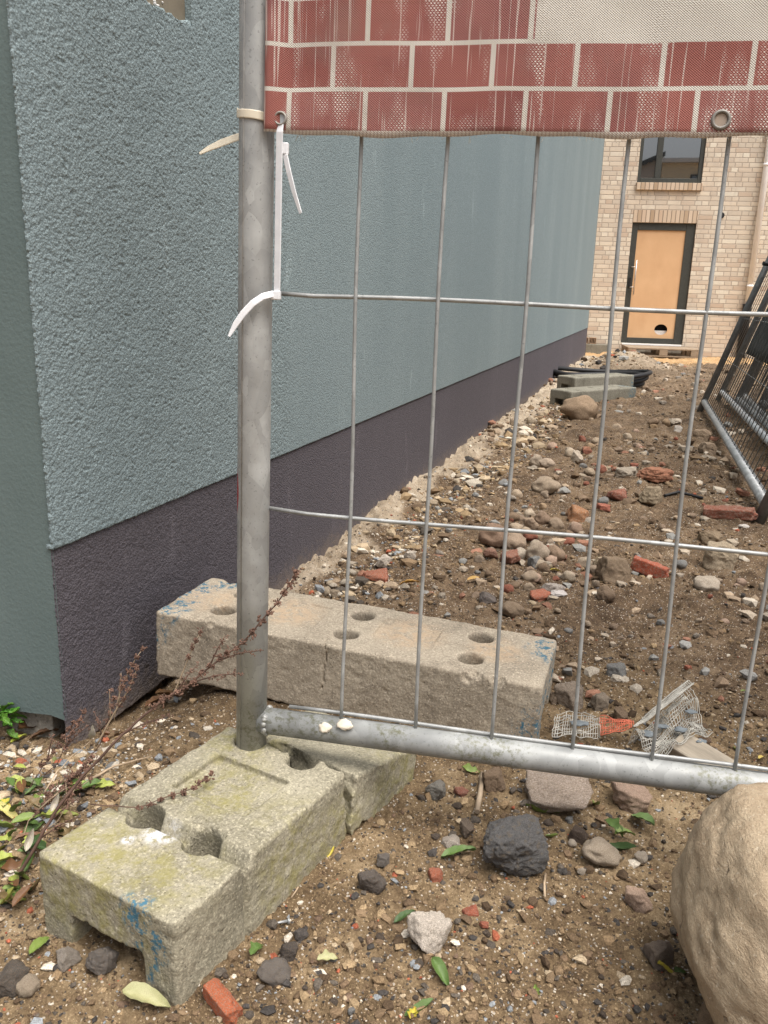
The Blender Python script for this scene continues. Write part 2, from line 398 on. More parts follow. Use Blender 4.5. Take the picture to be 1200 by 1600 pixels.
def wood_mat(name, c, ax=(1, 12, 12)):
    N = NT(name, 0.85, spec=0.2); p = N.co(); f = N.noise(N.map(p, ax), 9, 5, 0.65)
    col = N.ramp(f, [(0.3, tuple(x * 0.55 for x in c)), (0.65, c)])
    return N.done(col, 0.85, N.bump(f, 0.4, 0.003))
M['wood'] = wood_mat('grey_pallet_wood', (0.36, 0.28, 0.20))
def plastic(name, c, trans=0.25):
    N = NT(name, 0.38, 0, 0.5); N.b.inputs['Base Color'].default_value = (*c, 1)
    N.b.inputs['Subsurface Weight'].default_value = trans; N.b.inputs['Subsurface Radius'].default_value = (0.004, 0.004, 0.004)
    p = N.co(); return N.done(N.ramp(N.noise(p, 70, 3), [(0.3, tuple(x * .9 for x in c)), (0.7, c)]), 0.38)
M['tie_white'] = plastic('white_nylon', (0.78, 0.78, 0.79)); M['tie_cream'] = plastic('aged_cream_nylon', (0.70, 0.63, 0.49))
M['ring'] = galv('grommet_metal', (0.26, 0.245, 0.22), metal=0.5)

def banner_mat():
    N = NT('printed_mesh_fabric', 0.7, spec=0.25); p = N.co()
    sx = N.n('ShaderNodeSeparateXYZ', {0: p}); X, Z = sx.outputs[0], sx.outputs[2]
    wob = N.math('MULTIPLY', N.math('SUBTRACT', N.noise(N.map(p, (6, 1, 6)), 1, 2), .5), 0.004)
    Zb = N.math('ADD', Z, wob)
    RH, RW, Z0 = 0.0475, 0.09, 0.7905
    rowf = N.math('DIVIDE', N.math('SUBTRACT', Zb, Z0), RH); row = N.math('FLOOR', rowf); fz = N.math('SUBTRACT', rowf, row)
    par = N.math('MODULO', N.math('ADD', row, 20.0), 2.0)
    uf = N.math('ADD', N.math('DIVIDE', N.math('SUBTRACT', X, 0.0446), RW), N.math('MULTIPLY', par, 0.43)); ui = N.math('FLOOR', uf); fu = N.math('SUBTRACT', uf, ui)
    du = N.math('MULTIPLY', N.math('MINIMUM', fu, N.math('SUBTRACT', 1.0, fu)), RW)
    dz = N.math('MULTIPLY', N.math('MINIMUM', fz, N.math('SUBTRACT', 1.0, fz)), RH)
    line = N.math('MAXIMUM', N.rng(du, 0.0034, 0.0022), N.rng(dz, 0.0028, 0.0018))
    hem = N.rng(Z, 0.7950, 0.7942)
    rw = N.n('ShaderNodeTexWhiteNoise', {0: N.n('ShaderNodeCombineXYZ', {0: ui, 1: row}).outputs[0]}, noise_dimensions='2D').outputs[0]
    red = N.ramp(rw, [(0, (0.235, 0.078, 0.064)), (0.5, (0.285, 0.10, 0.08)), (1, (0.28, 0.112, 0.097))])
    red = N.mix(N.rng(N.noise(N.map(p, (9, 1, 9)), 1, 4), 0.45, 0.75, 0, .5), red, (0.13, 0.045, 0.05))
    # open weave where the print is thin: hexagonal dots, plus vertical pulled threads
    PX = 0.0040
    gx = N.math('DIVIDE', X, PX); gz = N.math('DIVIDE', Z, PX * 0.6); rz = N.math('FLOOR', gz)
    gx = N.math('ADD', gx, N.math('MULTIPLY', N.math('MODULO', N.math('ADD', rz, 4000.0), 2.0), 0.5))
    ddx = N.math('SUBTRACT', N.math('FRACT', gx), 0.5); ddz = N.math('SUBTRACT', N.math('FRACT', gz), 0.5)
    rad = N.math('SQRT', N.math('ADD', N.math('MULTIPLY', ddx, ddx), N.math('MULTIPLY', N.math('MULTIPLY', ddz, ddz), 0.7)))
    dot = N.rng(rad, 0.36, 0.22)
    ps = N.noise(N.map(p, (26, 1, 5)), 1, 4, 0.65, 0.3); pz = N.noise(N.map(p, (10, 1, 10), (3, 0, 1)), 1, 4, 0.6)
    patch = N.rng(N.math('ADD', N.math('MULTIPLY', ps, .6), N.math('MULTIPLY', pz, .4)), 0.475, 0.60)
    thr = N.rng(N.noise(N.map(p, (300, 1, 6)), 1, 3, 0.5), 0.585, 0.66)
    pale = (0.64, 0.56, 0.50)
    f1 = N.math('MULTIPLY', dot, patch); f2 = N.math('MULTIPLY', thr, 0.6)
    c = N.mix(N.math('MAXIMUM', f1, f2), red, pale)
    wv = N.math('SINE', N.math('MULTIPLY', Z, 2 * math.pi / 0.0024)); wx = N.math('SINE', N.math('MULTIPLY', X, 2 * math.pi / 0.0030))
    weave = N.math('MULTIPLY', wv, wx)
    cream = N.ramp(N.noise(N.map(p, (5, 1, 4)), 1, 4), [(0.3, (0.50, 0.46, 0.40)), (0.7, (0.60, 0.565, 0.50))])
    cream = N.mix(N.math('MULTIPLY', N.rng(wx, 0.1, 0.9), N.rng(N.noise(N.map(p, (160, 1, 3)), 1, 3), .4, .65, 0.02, 0.28)), cream, (0.38, 0.35, 0.31))
    big = N.math('MULTIPLY', N.math('GREATER_THAN', X, 0.3195), N.math('GREATER_THAN', Zb, Z0 + 2 * RH))
    big = N.math('MULTIPLY', big, N.math('LESS_THAN', Zb, Z0 + 9 * RH))
    c = N.mix(N.math('MAXIMUM', line, big), c, cream)
    tick = N.rng(N.math('SINE', N.math('MULTIPLY', X, 2 * math.pi / 0.0042)), -0.7, 0.1)
    c = N.mix(hem, c, N.mix(tick, (0.52, 0.43, 0.37), (0.66, 0.60, 0.54)))
    dirt = N.rng(N.noise(N.map(p, (14, 1, 14)), 1, 5), 0.5, 0.75, 0, .35)
    c = N.mix(dirt, c, (0.22, 0.15, 0.12))
    return N.done(c, 0.75, N.bump(N.math('ADD', weave, N.math('MULTIPLY', f1, .8)), 0.5, 0.0012))
M['banner'] = banner_mat()

def stone_mat(name, grain=1.0, contrast=0.5, speck=0.4, red_dirt=False):
    N = NT(name, 0.9, spec=0.25); p0 = N.co()
    oi = N.t.nodes.new('ShaderNodeObjectInfo')
    p = N.vmath('ADD', p0, N.n('ShaderNodeCombineXYZ', {0: N.math('MULTIPLY', oi.outputs['Random'], 37.0), 1: N.math('MULTIPLY', oi.outputs['Random'], 11.0)}).outputs[0])
    c = oi.outputs['Color']
    b = N.noise(p, 28 * grain, 5, 0.65); g = N.noise(p, 260 * grain, 3, 0.7)
    dk = N.mix(1.0, c, (0.52, 0.48, 0.44), 'MULTIPLY'); lt = N.mix(1.0, c, (1.35, 1.3, 1.25), 'MULTIPLY')
    f = N.math('ADD', N.math('MULTIPLY', b, 0.65), N.math('MULTIPLY', g, 0.35))
    col = N.mix(N.rng(f, 0.5 - 0.3 * contrast, 0.5 + 0.3 * contrast), dk, lt)
    sp = N.math('MULTIPLY', N.rng(N.noise(p, 190 * grain, 2), 0.62, 0.7), speck)
    col = N.mix(sp, col, (0.62, 0.58, 0.52))
    dirt = N.rng(N.noise(p, 18 * grain, 6, 0.75), 0.42, 0.62)
    col = N.mix(N.math('MULTIPLY', dirt, 0.6), col, (0.22, 0.155, 0.098))
    if red_dirt:
        mo = N.rng(N.noise(p, 11 * grain, 5, 0.72), 0.50, 0.58); col = N.mix(N.math('MULTIPLY', mo, .5), col, (0.36, 0.30, 0.24))
    return N.done(col, 0.9, N.bump(N.math('ADD', N.math('MULTIPLY', b, .7), N.math('MULTIPLY', g, .6)), 0.8, 0.004))
M['stone'] = stone_mat('rubble_stone'); M['brickbit'] = stone_mat('dusty_broken_brick', 1.0, .6, .35, True)
def boulder_mat():
    N = NT('tan_sandstone', 0.88, spec=0.25); p = N.co()
    b = N.noise(N.map(p, (1, 1, 1.6), rot=(0.3, 0.2, 0)), 10, 6, 0.62, 0.5); b2 = N.noise(p, 45, 5, 0.65); g = N.noise(p, 380, 3, 0.7)
    f = N.math('ADD', N.math('MULTIPLY', b, .4), N.math('ADD', N.math('MULTIPLY', b2, .32), N.math('MULTIPLY', g, .28)))
    col = N.ramp(f, [(0.34, (0.205, 0.15, 0.097)), (0.46, (0.325, 0.247, 0.162)), (0.62, (0.43, 0.345, 0.238))])
    sp = N.rng(N.noise(p, 300, 2), 0.66, 0.72); col = N.mix(N.math('MULTIPLY', sp, .5), col, (0.08, 0.06, 0.045))
    lt = N.rng(N.noise(p, 210, 2), 0.64, 0.7); col = N.mix(N.math('MULTIPLY', lt, .4), col, (0.6, 0.52, 0.4))
    pit = N.rng(N.noise(p, 26, 4, 0.7), 0.66, 0.72); col = N.mix(N.math('MULTIPLY', pit, .6), col, (0.09, 0.065, 0.045))
    lay = N.noise(N.map(p, (1, 1, 4), rot=(0.5, 0.3, 0)), 38, 6, .7, .6)
    ck = N.vor(N.vmath('ADD', p, N.vmath('MULTIPLY', N.noise(p, 9, 4, .6, 0, True), (.12, .12, .12))), 9.5, 'DISTANCE_TO_EDGE'); ckm = N.math('MULTIPLY', N.rng(ck, .028, .0), N.rng(N.noise(p, 7, 3), .5, .6))
    col = N.mix(N.math('MULTIPLY', ckm, .7), col, (0.085, 0.06, 0.04))
    lowm = N.rng(N.math('ADD', N.n('ShaderNodeSeparateXYZ', {0: p}).outputs[2], N.math('MULTIPLY', N.noise(p, 24, 5, .7), .06)), -.02, -.075); col = N.mix(N.math('MULTIPLY', lowm, .3), col, (0.15, 0.105, 0.068))  # darker brown towards the bottom of the boulder
    h = N.math('ADD', N.math('MULTIPLY', N.math('ADD', b2, lay), .7), N.math('ADD', N.math('MULTIPLY', g, .4), N.math('MULTIPLY', N.math('ADD', pit, ckm), -.5)))
    return N.done(col, 0.88, N.bump(h, 0.7, 0.005))
M['boulder'] = boulder_mat()
def asphalt_mat():
    N = NT('broken_asphalt', 0.85, spec=0.35); p = N.co()
    b = N.noise(p, 40, 5, 0.7); v = N.vor(p, 150); vc = N.n('ShaderNodeSeparateColor', {0: N.vor(p, 150, out=1)}).outputs[0]
    col = N.ramp(b, [(0.3, (0.085, 0.082, 0.08)), (0.7, (0.22, 0.212, 0.204))])
    col = N.mix(N.math('MULTIPLY', N.rng(vc, 0.84, 0.9), N.rng(v, .5, .3)), col, (0.42, 0.40, 0.38))
    col = N.mix(N.rng(N.noise(p, 9, 5), .52, .66, 0, .5), col, (0.25, 0.19, 0.12))
    return N.done(col, 0.85, N.bump(N.math('ADD', b, N.math('MULTIPLY', v, .6)), 0.9, 0.004))
M['asphalt'] = asphalt_mat()
def leaf_mat():
    N = NT('leaf', 0.5, spec=0.4); p = N.co(); oi = N.t.nodes.new('ShaderNodeObjectInfo')
    f = N.noise(p, 130, 4, 0.6); c = oi.outputs['Color']
    dk = N.mix(1.0, c, (0.6, 0.62, 0.5), 'MULTIPLY')
    col = N.mix(N.rng(f, .35, .65), dk, c)
    col = N.mix(N.rng(N.noise(p, 60, 4), .6, .7, 0, .6), col, (0.16, 0.09, 0.03))
    N.b.inputs['Subsurface Weight'].default_value = 0.15; N.b.inputs['Subsurface Radius'].default_value = (0.002, 0.003, 0.001)
    return N.done(col, 0.5, N.bump(f, 0.25, 0.001))
M['leaf'] = leaf_mat()
def ground_mat():
    N = NT('dirt', 0.95, spec=0.15); p = N.co('Object')
    zc = attr(N, 'zone'); zs = N.n('ShaderNodeSeparateColor', {0: zc}); sandz, mort, soil = zs.outputs[0], zs.outputs[1], zs.outputs[2]
    b = N.noise(p, 3.2, 5, 0.65); m_ = N.noise(p, 22, 5, 0.7); g = N.noise(p, 330, 4, 0.75); g2 = N.noise(p, 1100, 2, 0.7)
    f = N.math('ADD', N.math('MULTIPLY', b, .3), N.math('ADD', N.math('MULTIPLY', m_, .34), N.math('ADD', N.math('MULTIPLY', g, .26), N.math('MULTIPLY', g2, .12))))
    near = N.ramp(f, [(0.38, (0.04, 0.027, 0.0165)), (0.47, (0.135, 0.091, 0.051)), (0.54, (0.235, 0.166, 0.094)), (0.62, (0.40, 0.30, 0.182))])
    dark = N.ramp(f, [(0.36, (0.032, 0.021, 0.0135)), (0.47, (0.092, 0.061, 0.038)), (0.55, (0.165, 0.113, 0.07)), (0.66, (0.32, 0.24, 0.158))])
    sand = N.ramp(f, [(0.34, (0.25, 0.15, 0.07)), (0.52, (0.42, 0.265, 0.13)), (0.66, (0.52, 0.36, 0.2))])
    mor = N.ramp(f, [(0.36, (0.14, 0.105, 0.07)), (0.5, (0.33, 0.265, 0.19)), (0.6, (0.46, 0.39, 0.30))])
    c = N.mix(soil, near, dark); damp = N.rng(N.noise(p, 1.7, 5, .65), .52, .66, 0, .45); c = N.mix(damp, c, N.mix(1.0, c, (.55, .52, .5), 'MULTIPLY')); c = N.mix(sandz, c, sand); c = N.mix(mort, c, mor)
    for sc, th, cc, am in ((260, 0.12, (0.55, 0.50, 0.43), .8), (170, 0.1, (0.035, 0.032, 0.03), .85), (410, 0.16, (0.48, 0.36, 0.22), .7)):
        vd = N.vor(p, sc); vr = N.n('ShaderNodeSeparateColor', {0: N.vor(p, sc, out=1)}).outputs[1]
        k = N.math('MULTIPLY', N.rng(vd, .42, .34), N.math('LESS_THAN', vr, th)); c = N.mix(N.math('MULTIPLY', k, am), c, cc)
    h = N.math('ADD', N.math('MULTIPLY', m_, .8), N.math('ADD', N.math('MULTIPLY', g, .6), N.math('MULTIPLY', g2, .25)))
    return N.done(c, 0.95, N.bump(h, 0.9, 0.006))
M['ground'] = ground_mat()
def grit_mat():
    N = NT('grit', 0.9, spec=0.25); p = N.co('Object'); c = attr(N, 'tint')
    g = N.noise(p, 500, 3, .7)
    col = N.mix(N.rng(g, .3, .7), N.mix(1.0, c, (0.6, 0.57, 0.54), 'MULTIPLY'), N.mix(1.0, c, (1.2, 1.18, 1.14), 'MULTIPLY'))
    return N.done(col, 0.9, N.bump(g, 0.4, 0.0015))
M['grit'] = grit_mat()
M['twig'] = plain('dry_reddish_stem', (0.105, 0.062, 0.045), 0.8, 0, 60, .35, .3)
M['straw'] = plain('pale_dry_stem', (0.36, 0.27, 0.18), 0.8, 0, 60, .3, .2)
M['seed'] = plain('dry_seed_heads', (0.15, 0.085, 0.06), 0.9, 0, 90, .5, .3)
M['paledry'] = plain('pale_dry_leaf', (0.5, 0.43, 0.36), 0.8, 0, 60, .25, .2)
M['rubble_wall'] = concrete('rough_foundation', (0.34, 0.31, 0.26), (0.2, 0.18, 0.15), grain=120)

# ------------------------------------------------------------------ ground
def build_ground():
    th = np.concatenate([np.linspace(-180, -62, 25)[:-1], np.linspace(-62, -40, 30)[:-1], np.linspace(-40, 40, 640), np.linspace(40, 62, 30)[1:], np.linspace(62, 180, 25)[1:-1]])
    r = np.concatenate([[0.05, 0.2, 0.35, 0.45], np.exp(np.linspace(math.log(0.5), math.log(19), 900)), [22, 28, 40, 70, 130, 300]])
    T, Rr = np.meshgrid(np.radians(th), r, indexing='ij'); X = Rr * np.sin(T); Y = Rr * np.cos(T); Z = ground_z(X, Y)
    nt, nr = X.shape; V = np.stack([X, Y, Z], -1).reshape(-1, 3)
    I = np.arange(nt * nr).reshape(nt, nr); I2 = np.roll(I, -1, 0)
    Fq = np.stack([I[:, :-1], I2[:, :-1], I2[:, 1:], I[:, 1:]], -1).reshape(-1, 4)[:, ::-1]
    # centre cap
    V = np.concatenate([V, [[0, 0, float(ground_z(0, 0))]]]); c = len(V) - 1
    me = mesh_np('ground', V, Fq)
    x, y = V[:, 0], V[:, 1]; P = np.stack([x, y, 0 * x], -1)
    dx, dy = x - CW[0], y - CW[1]; s = dx * WD[0] + dy * WD[1]; d = dx * WN[0] + dy * WN[1]
    n1 = fbm(P * 2.5, 4) * .35; n2 = fbm(P * 8 + 4, 3) * .4
    sand = sstep(11.0, 12.6, y + n1 * 1.6) * 1.0
    wd = np.interp(s, [0.4, 1, 3, 10], [0.07, 0.11, 0.16, 0.34])
    mort = sstep(0.55, 0.9, s) * (1 - sstep(0.5, 1.0, (d + n2 * 0.10) / wd)) * (d > -0.2) * (s < 11)
    mort = np.maximum(mort, 0.7 * np.exp(-(((x - 2.75) / 0.45) ** 2 + ((y - 9.7) / 0.9) ** 2)))
    soil = sstep(1.25, 1.7, y + n1 * .5)
    col = np.stack([sand, mort, soil, np.ones_like(x)], -1).astype(np.float32)
    a = me.color_attributes.new('zone', 'FLOAT_COLOR', 'POINT'); a.data.foreach_set('color', col.ravel())
    o = link('ground', me, M['ground']); tag(o, 'bare brown dirt yard strewn with sand, grit and rubble', kind='structure')
build_ground()

# ------------------------------------------------------------------ blue house
def frame_matrix(o, x, y, z):
    return Matrix(((x[0], y[0], z[0], o[0]), (x[1], y[1], z[1], o[1]), (x[2], y[2], z[2], o[2]), (0, 0, 0, 1)))
def holed_sheet(xs, zs, holes, jit=None):
    """grid sheet in local x,z at y=0 with rectangular holes; returns verts, faces"""
    X, Z = np.meshgrid(xs, zs, indexing='ij'); V = np.stack([X, 0 * X, Z], -1)
    if jit is not None: jit(V)
    n, m = X.shape; I = np.arange(n * m).reshape(n, m)
    cx = (xs[:-1] + xs[1:]) / 2; cz = (zs[:-1] + zs[1:]) / 2
    keep = np.ones((n - 1, m - 1), bool)
    for (a, b, c, d) in holes:
        keep &= ~(((cx > a) & (cx < b))[:, None] & ((cz > c) & (cz < d))[None, :])
    Fq = np.stack([I[:-1, :-1], I[1:, :-1], I[1:, 1:], I[:-1, 1:]], -1)[keep]
    return V.reshape(-1, 3), Fq
def relief(V, k=1.0):
    g = vnoise(V * np.array([270, 270, 300]) + 2); pits = np.maximum(0, vnoise(V * np.array([230, 230, 255]) + 31) - .18)
    return k * (0.0005 * g - 0.0022 * pits + 0.0007 * fbm(V * 14, 2))
def blue_house():
    root = empty('rendered_house', mat=frame_matrix(CW, WD, -WN, (0, 0, 1)))   # local x along the wall, y into the house
    tag(root, 'blue-grey rendered house with dark plinth along the left of the dirt path', 'house')
    HT = 5.2
    op = (0.305, 0.488, 1.268, 2.0)
    xs = np.unique(np.round(np.concatenate([np.arange(0, 1.0, 0.0022), np.arange(1.0, 1.6, .01), [op[0], op[1]], np.linspace(1.6, WALL_LEN, 60)]), 5))
    zs = np.unique(np.round(np.concatenate([np.arange(PL_TOP, 1.42, 0.0022), np.arange(1.42, 1.6, .01), [op[2], op[3]], np.linspace(1.6, HT, 20)]), 5))
    def jit(V):
        e = (V[..., 0] < 0.001); V[..., 0] += e * 0.0011 * fbm(np.stack([V[..., 2] * 190, 0 * V[..., 2], 0 * V[..., 2]], -1), 3)
        V[..., 1] -= relief(V) * (1 - sstep(.85, 1.0, V[..., 0])) * (1 - sstep(1.34, 1.42, V[..., 2]))
        be = (np.abs(V[..., 2] - op[2]) < .001) & (V[..., 0] > op[0] - .001) & (V[..., 0] < op[1] + .001)
        V[..., 2] += be * (0.006 * fbm(V * 40 + 3, 3))
        pe = np.abs(V[..., 2] - PL_TOP) < .0005; V[..., 2] += pe * 0.0012 * fbm(V * 90, 2)
    V, Fq = holed_sheet(xs, zs, [op], jit)
    # rim thickness: return the outline of the render inwards by extruding with a bmesh
    me = mesh_np('wall', V, Fq); bm = bmesh.new(); bm.from_mesh(me)
    be = [e for e in bm.edges if e.is_boundary]
    r = bmesh.ops.extrude_edge_only(bm, edges=be)
    for v in r['geom']:
        if isinstance(v, bmesh.types.BMVert): v.co.y += (0.004 if v.co.x < .012 else 0.02) if v.co.z > PL_TOP + .01 else 0.012
    bm.normal_update(); me2 = bpy.data.meshes.new('wall'); bm.to_mesh(me2); bm.free()
    for p_ in me2.polygons: p_.use_smooth = abs(p_.normal.y) > 0.7
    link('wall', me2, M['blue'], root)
    # taupe panel inside the opening
    bm = bmesh.new(); bm_box(bm, (op[0] - .03, 0.014, op[2] - .03), (op[1] + .03, 0.05, op[3] + .03))
    link('opening_panel', mesh_bm('opening_panel', bm), plain('taupe_board', (0.215, 0.185, 0.135), 0.7, 0, 18, .2, .1), root)
    bm = bmesh.new()
    for k in range(16):
        x = op[0] + .01 + random.random() * 0.12; z = op[2] + 0.004 + random.random() ** 2 * .03
        bmesh.ops.create_icosphere(bm, subdivisions=2, radius=0.0014 + random.random() * 0.0022, matrix=Matrix.Translation((x, 0.0135, z)))
    link('foam_droplets', mesh_bm('foam_droplets', bm, True), M['white'], root)
    # plinth: proud lower band
    xs2 = np.unique(np.round(np.concatenate([np.arange(0, 1.0, 0.0028), np.linspace(1.0, 1.6, 40), np.linspace(1.6, WALL_LEN, 50)]), 5)); zs2 = np.unique(np.round(np.concatenate([np.arange(0.0, PL_TOP - .0016, 0.0028), [PL_TOP - 0.001]]), 5))
    def jit2(V):
        V[..., 1] += 0.004 - relief(V, .8) * (1 - sstep(.85, 1.0, V[..., 0])); e = (V[..., 0] < 0.001); V[..., 0] += 0.0025 + e * 0.001 * fbm(V * 190, 3)
        lo = V[..., 2] < .0005; V[..., 2] += lo * 0.004 * fbm(V * 30, 3)
    V, Fq = holed_sheet(xs2, zs2, [], jit2); V = np.asarray(V)
    me = mesh_np('plinth', V, Fq); bm = bmesh.new(); bm.from_mesh(me)
    be = [e for e in bm.edges if e.is_boundary]; r = bmesh.ops.extrude_edge_only(bm, edges=be)
    for v in r['geom']:
        if isinstance(v, bmesh.types.BMVert): v.co.y += 0.0025 if v.co.x < .012 else 0.05
    bm.normal_update(); me2 = bpy.data.meshes.new('plinth'); bm.to_mesh(me2); bm.free()
    for p_ in me2.polygons: p_.use_smooth = abs(p_.normal.y) > 0.7
    link('plinth', me2, M['plinth'], root)
    # return face on the near gable, foundation, body
    zs3 = np.linspace(0.065, HT, 120); ys3 = np.linspace(0, 3.2, 90)
    X, Z = np.meshgrid(ys3, zs3, indexing='ij'); V = np.stack([0 * X, X + 0.0035, Z], -1)
    V[..., 0] += 0.0045 + 0.0012 * fbm(V * 14, 3); lo = V[..., 2] < .066; V[..., 2] += lo * (0.006 * fbm(V * 20, 3))
    n, m = X.shape; I = np.arange(n * m).reshape(n, m); Fq = np.stack([I[:-1, :-1], I[:-1, 1:], I[1:, 1:], I[1:, :-1]], -1).reshape(-1, 4)
    me = mesh_np('gable_render', V.reshape(-1, 3), Fq); link('gable_render', me, M['teal'], root)
    bm = bmesh.new(); bm_box(bm, (0.03, 0.055, -0.5), (WALL_LEN - 0.03, 3.2, 0.062)); bmesh.ops.subdivide_edges(bm, edges=bm.edges[:], cuts=6, use_grid_fill=True)
    for v in bm.verts: v.co.x += 0.012 * float(fbm(np.array(v.co) * 9, 3)) if v.co.x < .5 else 0
    link('foundation', mesh_bm('foundation', bm), M['rubble_wall'], root)
    bm = bmesh.new(); bm_box(bm, (0.02, 0.06, 0.066), (WALL_LEN - .012, 3.2, HT - .004))
    link('far_walls', mesh_bm('far_walls', bm), M['teal'], root)
    bm = bmesh.new(); bm_box(bm, (-0.06, -0.06, HT), (WALL_LEN + .06, 3.3, HT + 0.12))
    link('roof', mesh_bm('roof', bm), M['frame'], root)
blue_house()

# ------------------------------------------------------------------ brick house at the end
BA = RAD(-7.0); BX = np.array([math.cos(BA), math.sin(BA), 0]); BYv = np.array([-BX[1], BX[0], 0]); BO = np.array([4.27, 15.575, 0.0])
def brick_house():
    root = empty('brick_house', mat=frame_matrix(BO, BX, BYv, (0, 0, 1)))
    tag(root, 'pale beige brick house with boarded door and window at the end of the path', 'house')
    DZ0, DZ1 = -0.042, 2.06
    door = (0.0, 1.1, DZ0, DZ1); win = (0.005, 1.10, 2.725, 4.0)
    xs = np.unique(np.concatenate([np.linspace(-7, 9, 12), [0, .005, 1.1]])); zs = np.unique([-0.9, 1.0, 6.5, DZ0, DZ1, win[2], win[3]])
    V, Fq = holed_sheet(xs, zs, [door, win]); bm = bmesh.new(); me = mesh_np('wall', V, Fq, False); bm.from_mesh(me)
    be = [e for e in bm.edges if e.is_boundary]; r = bmesh.ops.extrude_edge_only(bm, edges=be)
    for v in r['geom']:
        if isinstance(v, bmesh.types.BMVert): v.co.y += 0.11
    link('wall', mesh_bm('wall', bm), M['brick'], root)
    bm = bmesh.new(); bm_box(bm, (-6.99, 0.16, -.9), (8.99, 8, 6.49)); link('far_walls', mesh_bm('far_walls', bm), M['brick'], root)
    bm = bmesh.new(); bm_box(bm, (-7.2, -.2, 6.5), (9.2, 8.2, 6.7)); link('roof', mesh_bm('roof', bm), M['frame'], root)
    bm = bmesh.new(); bm_box(bm, (-0.002, -0.004, DZ1 + .004), (1.102, 0.09, 2.27)); link('lintel', mesh_bm('lintel', bm), M['soldier'], root)
    # window
    def bars(name, rects, y0, y1, m, parent):
        bm = bmesh.new()
        for (a, b, c, d) in rects: bm_box(bm, (a, y0, c), (b, y1, d), 0.004)
        return link(name, mesh_bm(name, bm), m, parent)
    a, b, c, d = win
    wf = bars('window', [(a + .003, a + .06, c + .003, d - .003), (b - .07, b - .003, c + .003, d - .003), (a + .062, b - .072, c + .003, c + .075), (a + .062, b - .072, d - .07, d - .003), (.30, .40, c + .077, d - .072)], 0.03, 0.10, M['frame'], root)
    for (x0, x1) in ((a + .06, .302), (.398, b - .068)):
        bm = bmesh.new(); bm_box(bm, (x0, 0.062, c + .07), (x1, 0.072, d - .066)); link('pane', mesh_bm('pane', bm), M['glass'], wf)
    bm = bmesh.new(); bm_box(bm, (-0.005, -0.045, 2.60), (1.11, 0.105, 2.72), 0.004); link('window_sill', mesh_bm('window_sill', bm), M['soldier'], root)
    # door
    a, b, c, d = door
    df = bars('door', [(a + .003, a + .108, c + .003, d - .003), (b - .16, b - .003, c + .003, d - .003), (a + .11, b - .162, c + .003, c + .1), (a + .11, b - .162, d - .125, d - .003)], 0.035, 0.10, M['frame'], root)
    bars('threshold', [(a + .02, b - .02, c - .03, c - .002)], -0.02, 0.09, M['zinc'], df)
    # boarded panel with a round cut-out
    cx_, cz_, rx, rz = 0.70, 0.215, 0.115, 0.095
    bm = bmesh.new(); x0, x1, z0, z1 = a + .105, b - .158, c + .098, d - .123
    ring = [bm.verts.new((cx_ + rx * math.cos(t), 0.055, cz_ + rz * math.sin(t))) for t in np.linspace(0, 2 * math.pi, 33)[:-1]]
    outer = []
    for t in np.linspace(0, 2 * math.pi, 33)[:-1]:
        dx, dz = math.cos(t), math.sin(t); k = min(((x1 - cx_) if dx > 0 else (cx_ - x0)) / max(abs(dx), 1e-6), ((z1 - cz_) if dz > 0 else (cz_ - z0)) / max(abs(dz), 1e-6))
        outer.append([cx_ + dx * k, cz_ + dz * k])
    for (qx, qz) in ((x0, z0), (x1, z0), (x0, z1), (x1, z1)):
        j = min(range(32), key=lambda i: (outer[i][0] - qx) ** 2 + (outer[i][1] - qz) ** 2); outer[j] = [qx, qz]
    ov = [bm.verts.new((p[0], 0.055, p[1])) for p in outer]
    for i in range(32): bm.faces.new((ring[i], ring[(i + 1) % 32], ov[(i + 1) % 32], ov[i]))
    r = bmesh.ops.extrude_face_region(bm, geom=bm.faces[:])
    for v in r['geom']:
        if isinstance(v, bmesh.types.BMVert): v.co.y += 0.02
    pn = link('door_panel', mesh_bm('door_panel', bm), M['doorpanel'], df)
    bm = bmesh.new(); bm_box(bm, (x0 + .4, 0.15, c), (x1, 0.158, c + .5)); link('gap_shade_plate', mesh_bm('gap_shade_plate', bm), M['dark_in'], df)  # near-black plate standing in for the shade behind the cut-out
    bm = bmesh.new(); bm_box(bm, (x0 + .45, 0.10, c + .1), (x1 - .02, 0.14, cz_ - .02)); link('pale_backing', mesh_bm('pale_backing', bm), M['white'], df)
    bm = bmesh.new(); bm_tube(bm, [(0.135, -0.03, 0.82), (0.135, -0.03, 1.42)], 0.012, 10)
    for z in (0.95, 1.30): bm_tube(bm, [(0.135, -0.03, z), (0.075, -.02, z), (0.06, 0.035, z)], 0.009, 8)
    hd = link('handle', mesh_bm('handle', bm), plain('brushed_steel_handle', (0.55, 0.50, 0.45), 0.35, 0.6), df)
    bm = bmesh.new(); bm_box(bm, (0.035, 0.015, 0.96), (0.075, 0.034, 1.12), .004); link('lock_plate', mesh_bm('lock_plate', bm), M['black'], df)
    # rain pipe with black base, and a vent hole
    bm = bmesh.new(); bm_tube(bm, [(2.12, -0.075, 0.72), (2.12, -0.075, 6.4)], 0.05, 18)
    for z in (3.0, 1.0): bm_tube(bm, [(2.12, -0.075, z), (2.12, -0.075, z + .04)], 0.056, 18)
    dp = link('downpipe', mesh_bm('downpipe', bm), M['zinc'], root)
    bm = bmesh.new(); bm_tube(bm, [(2.12, -0.075, -0.6), (2.12, -0.075, 0.66), (2.12, -0.075, 0.715)], [0.075, 0.075, 0.085], 18); link('pipe_base', mesh_bm('pipe_base', bm), M['black'], dp)
    bm = bmesh.new(); bm_tube(bm, [(1.5, -0.012, 2.2), (1.5, 0.05, 2.2)], 0.05, 20); link('vent', mesh_bm('vent', bm), M['black'], root)
brick_house()
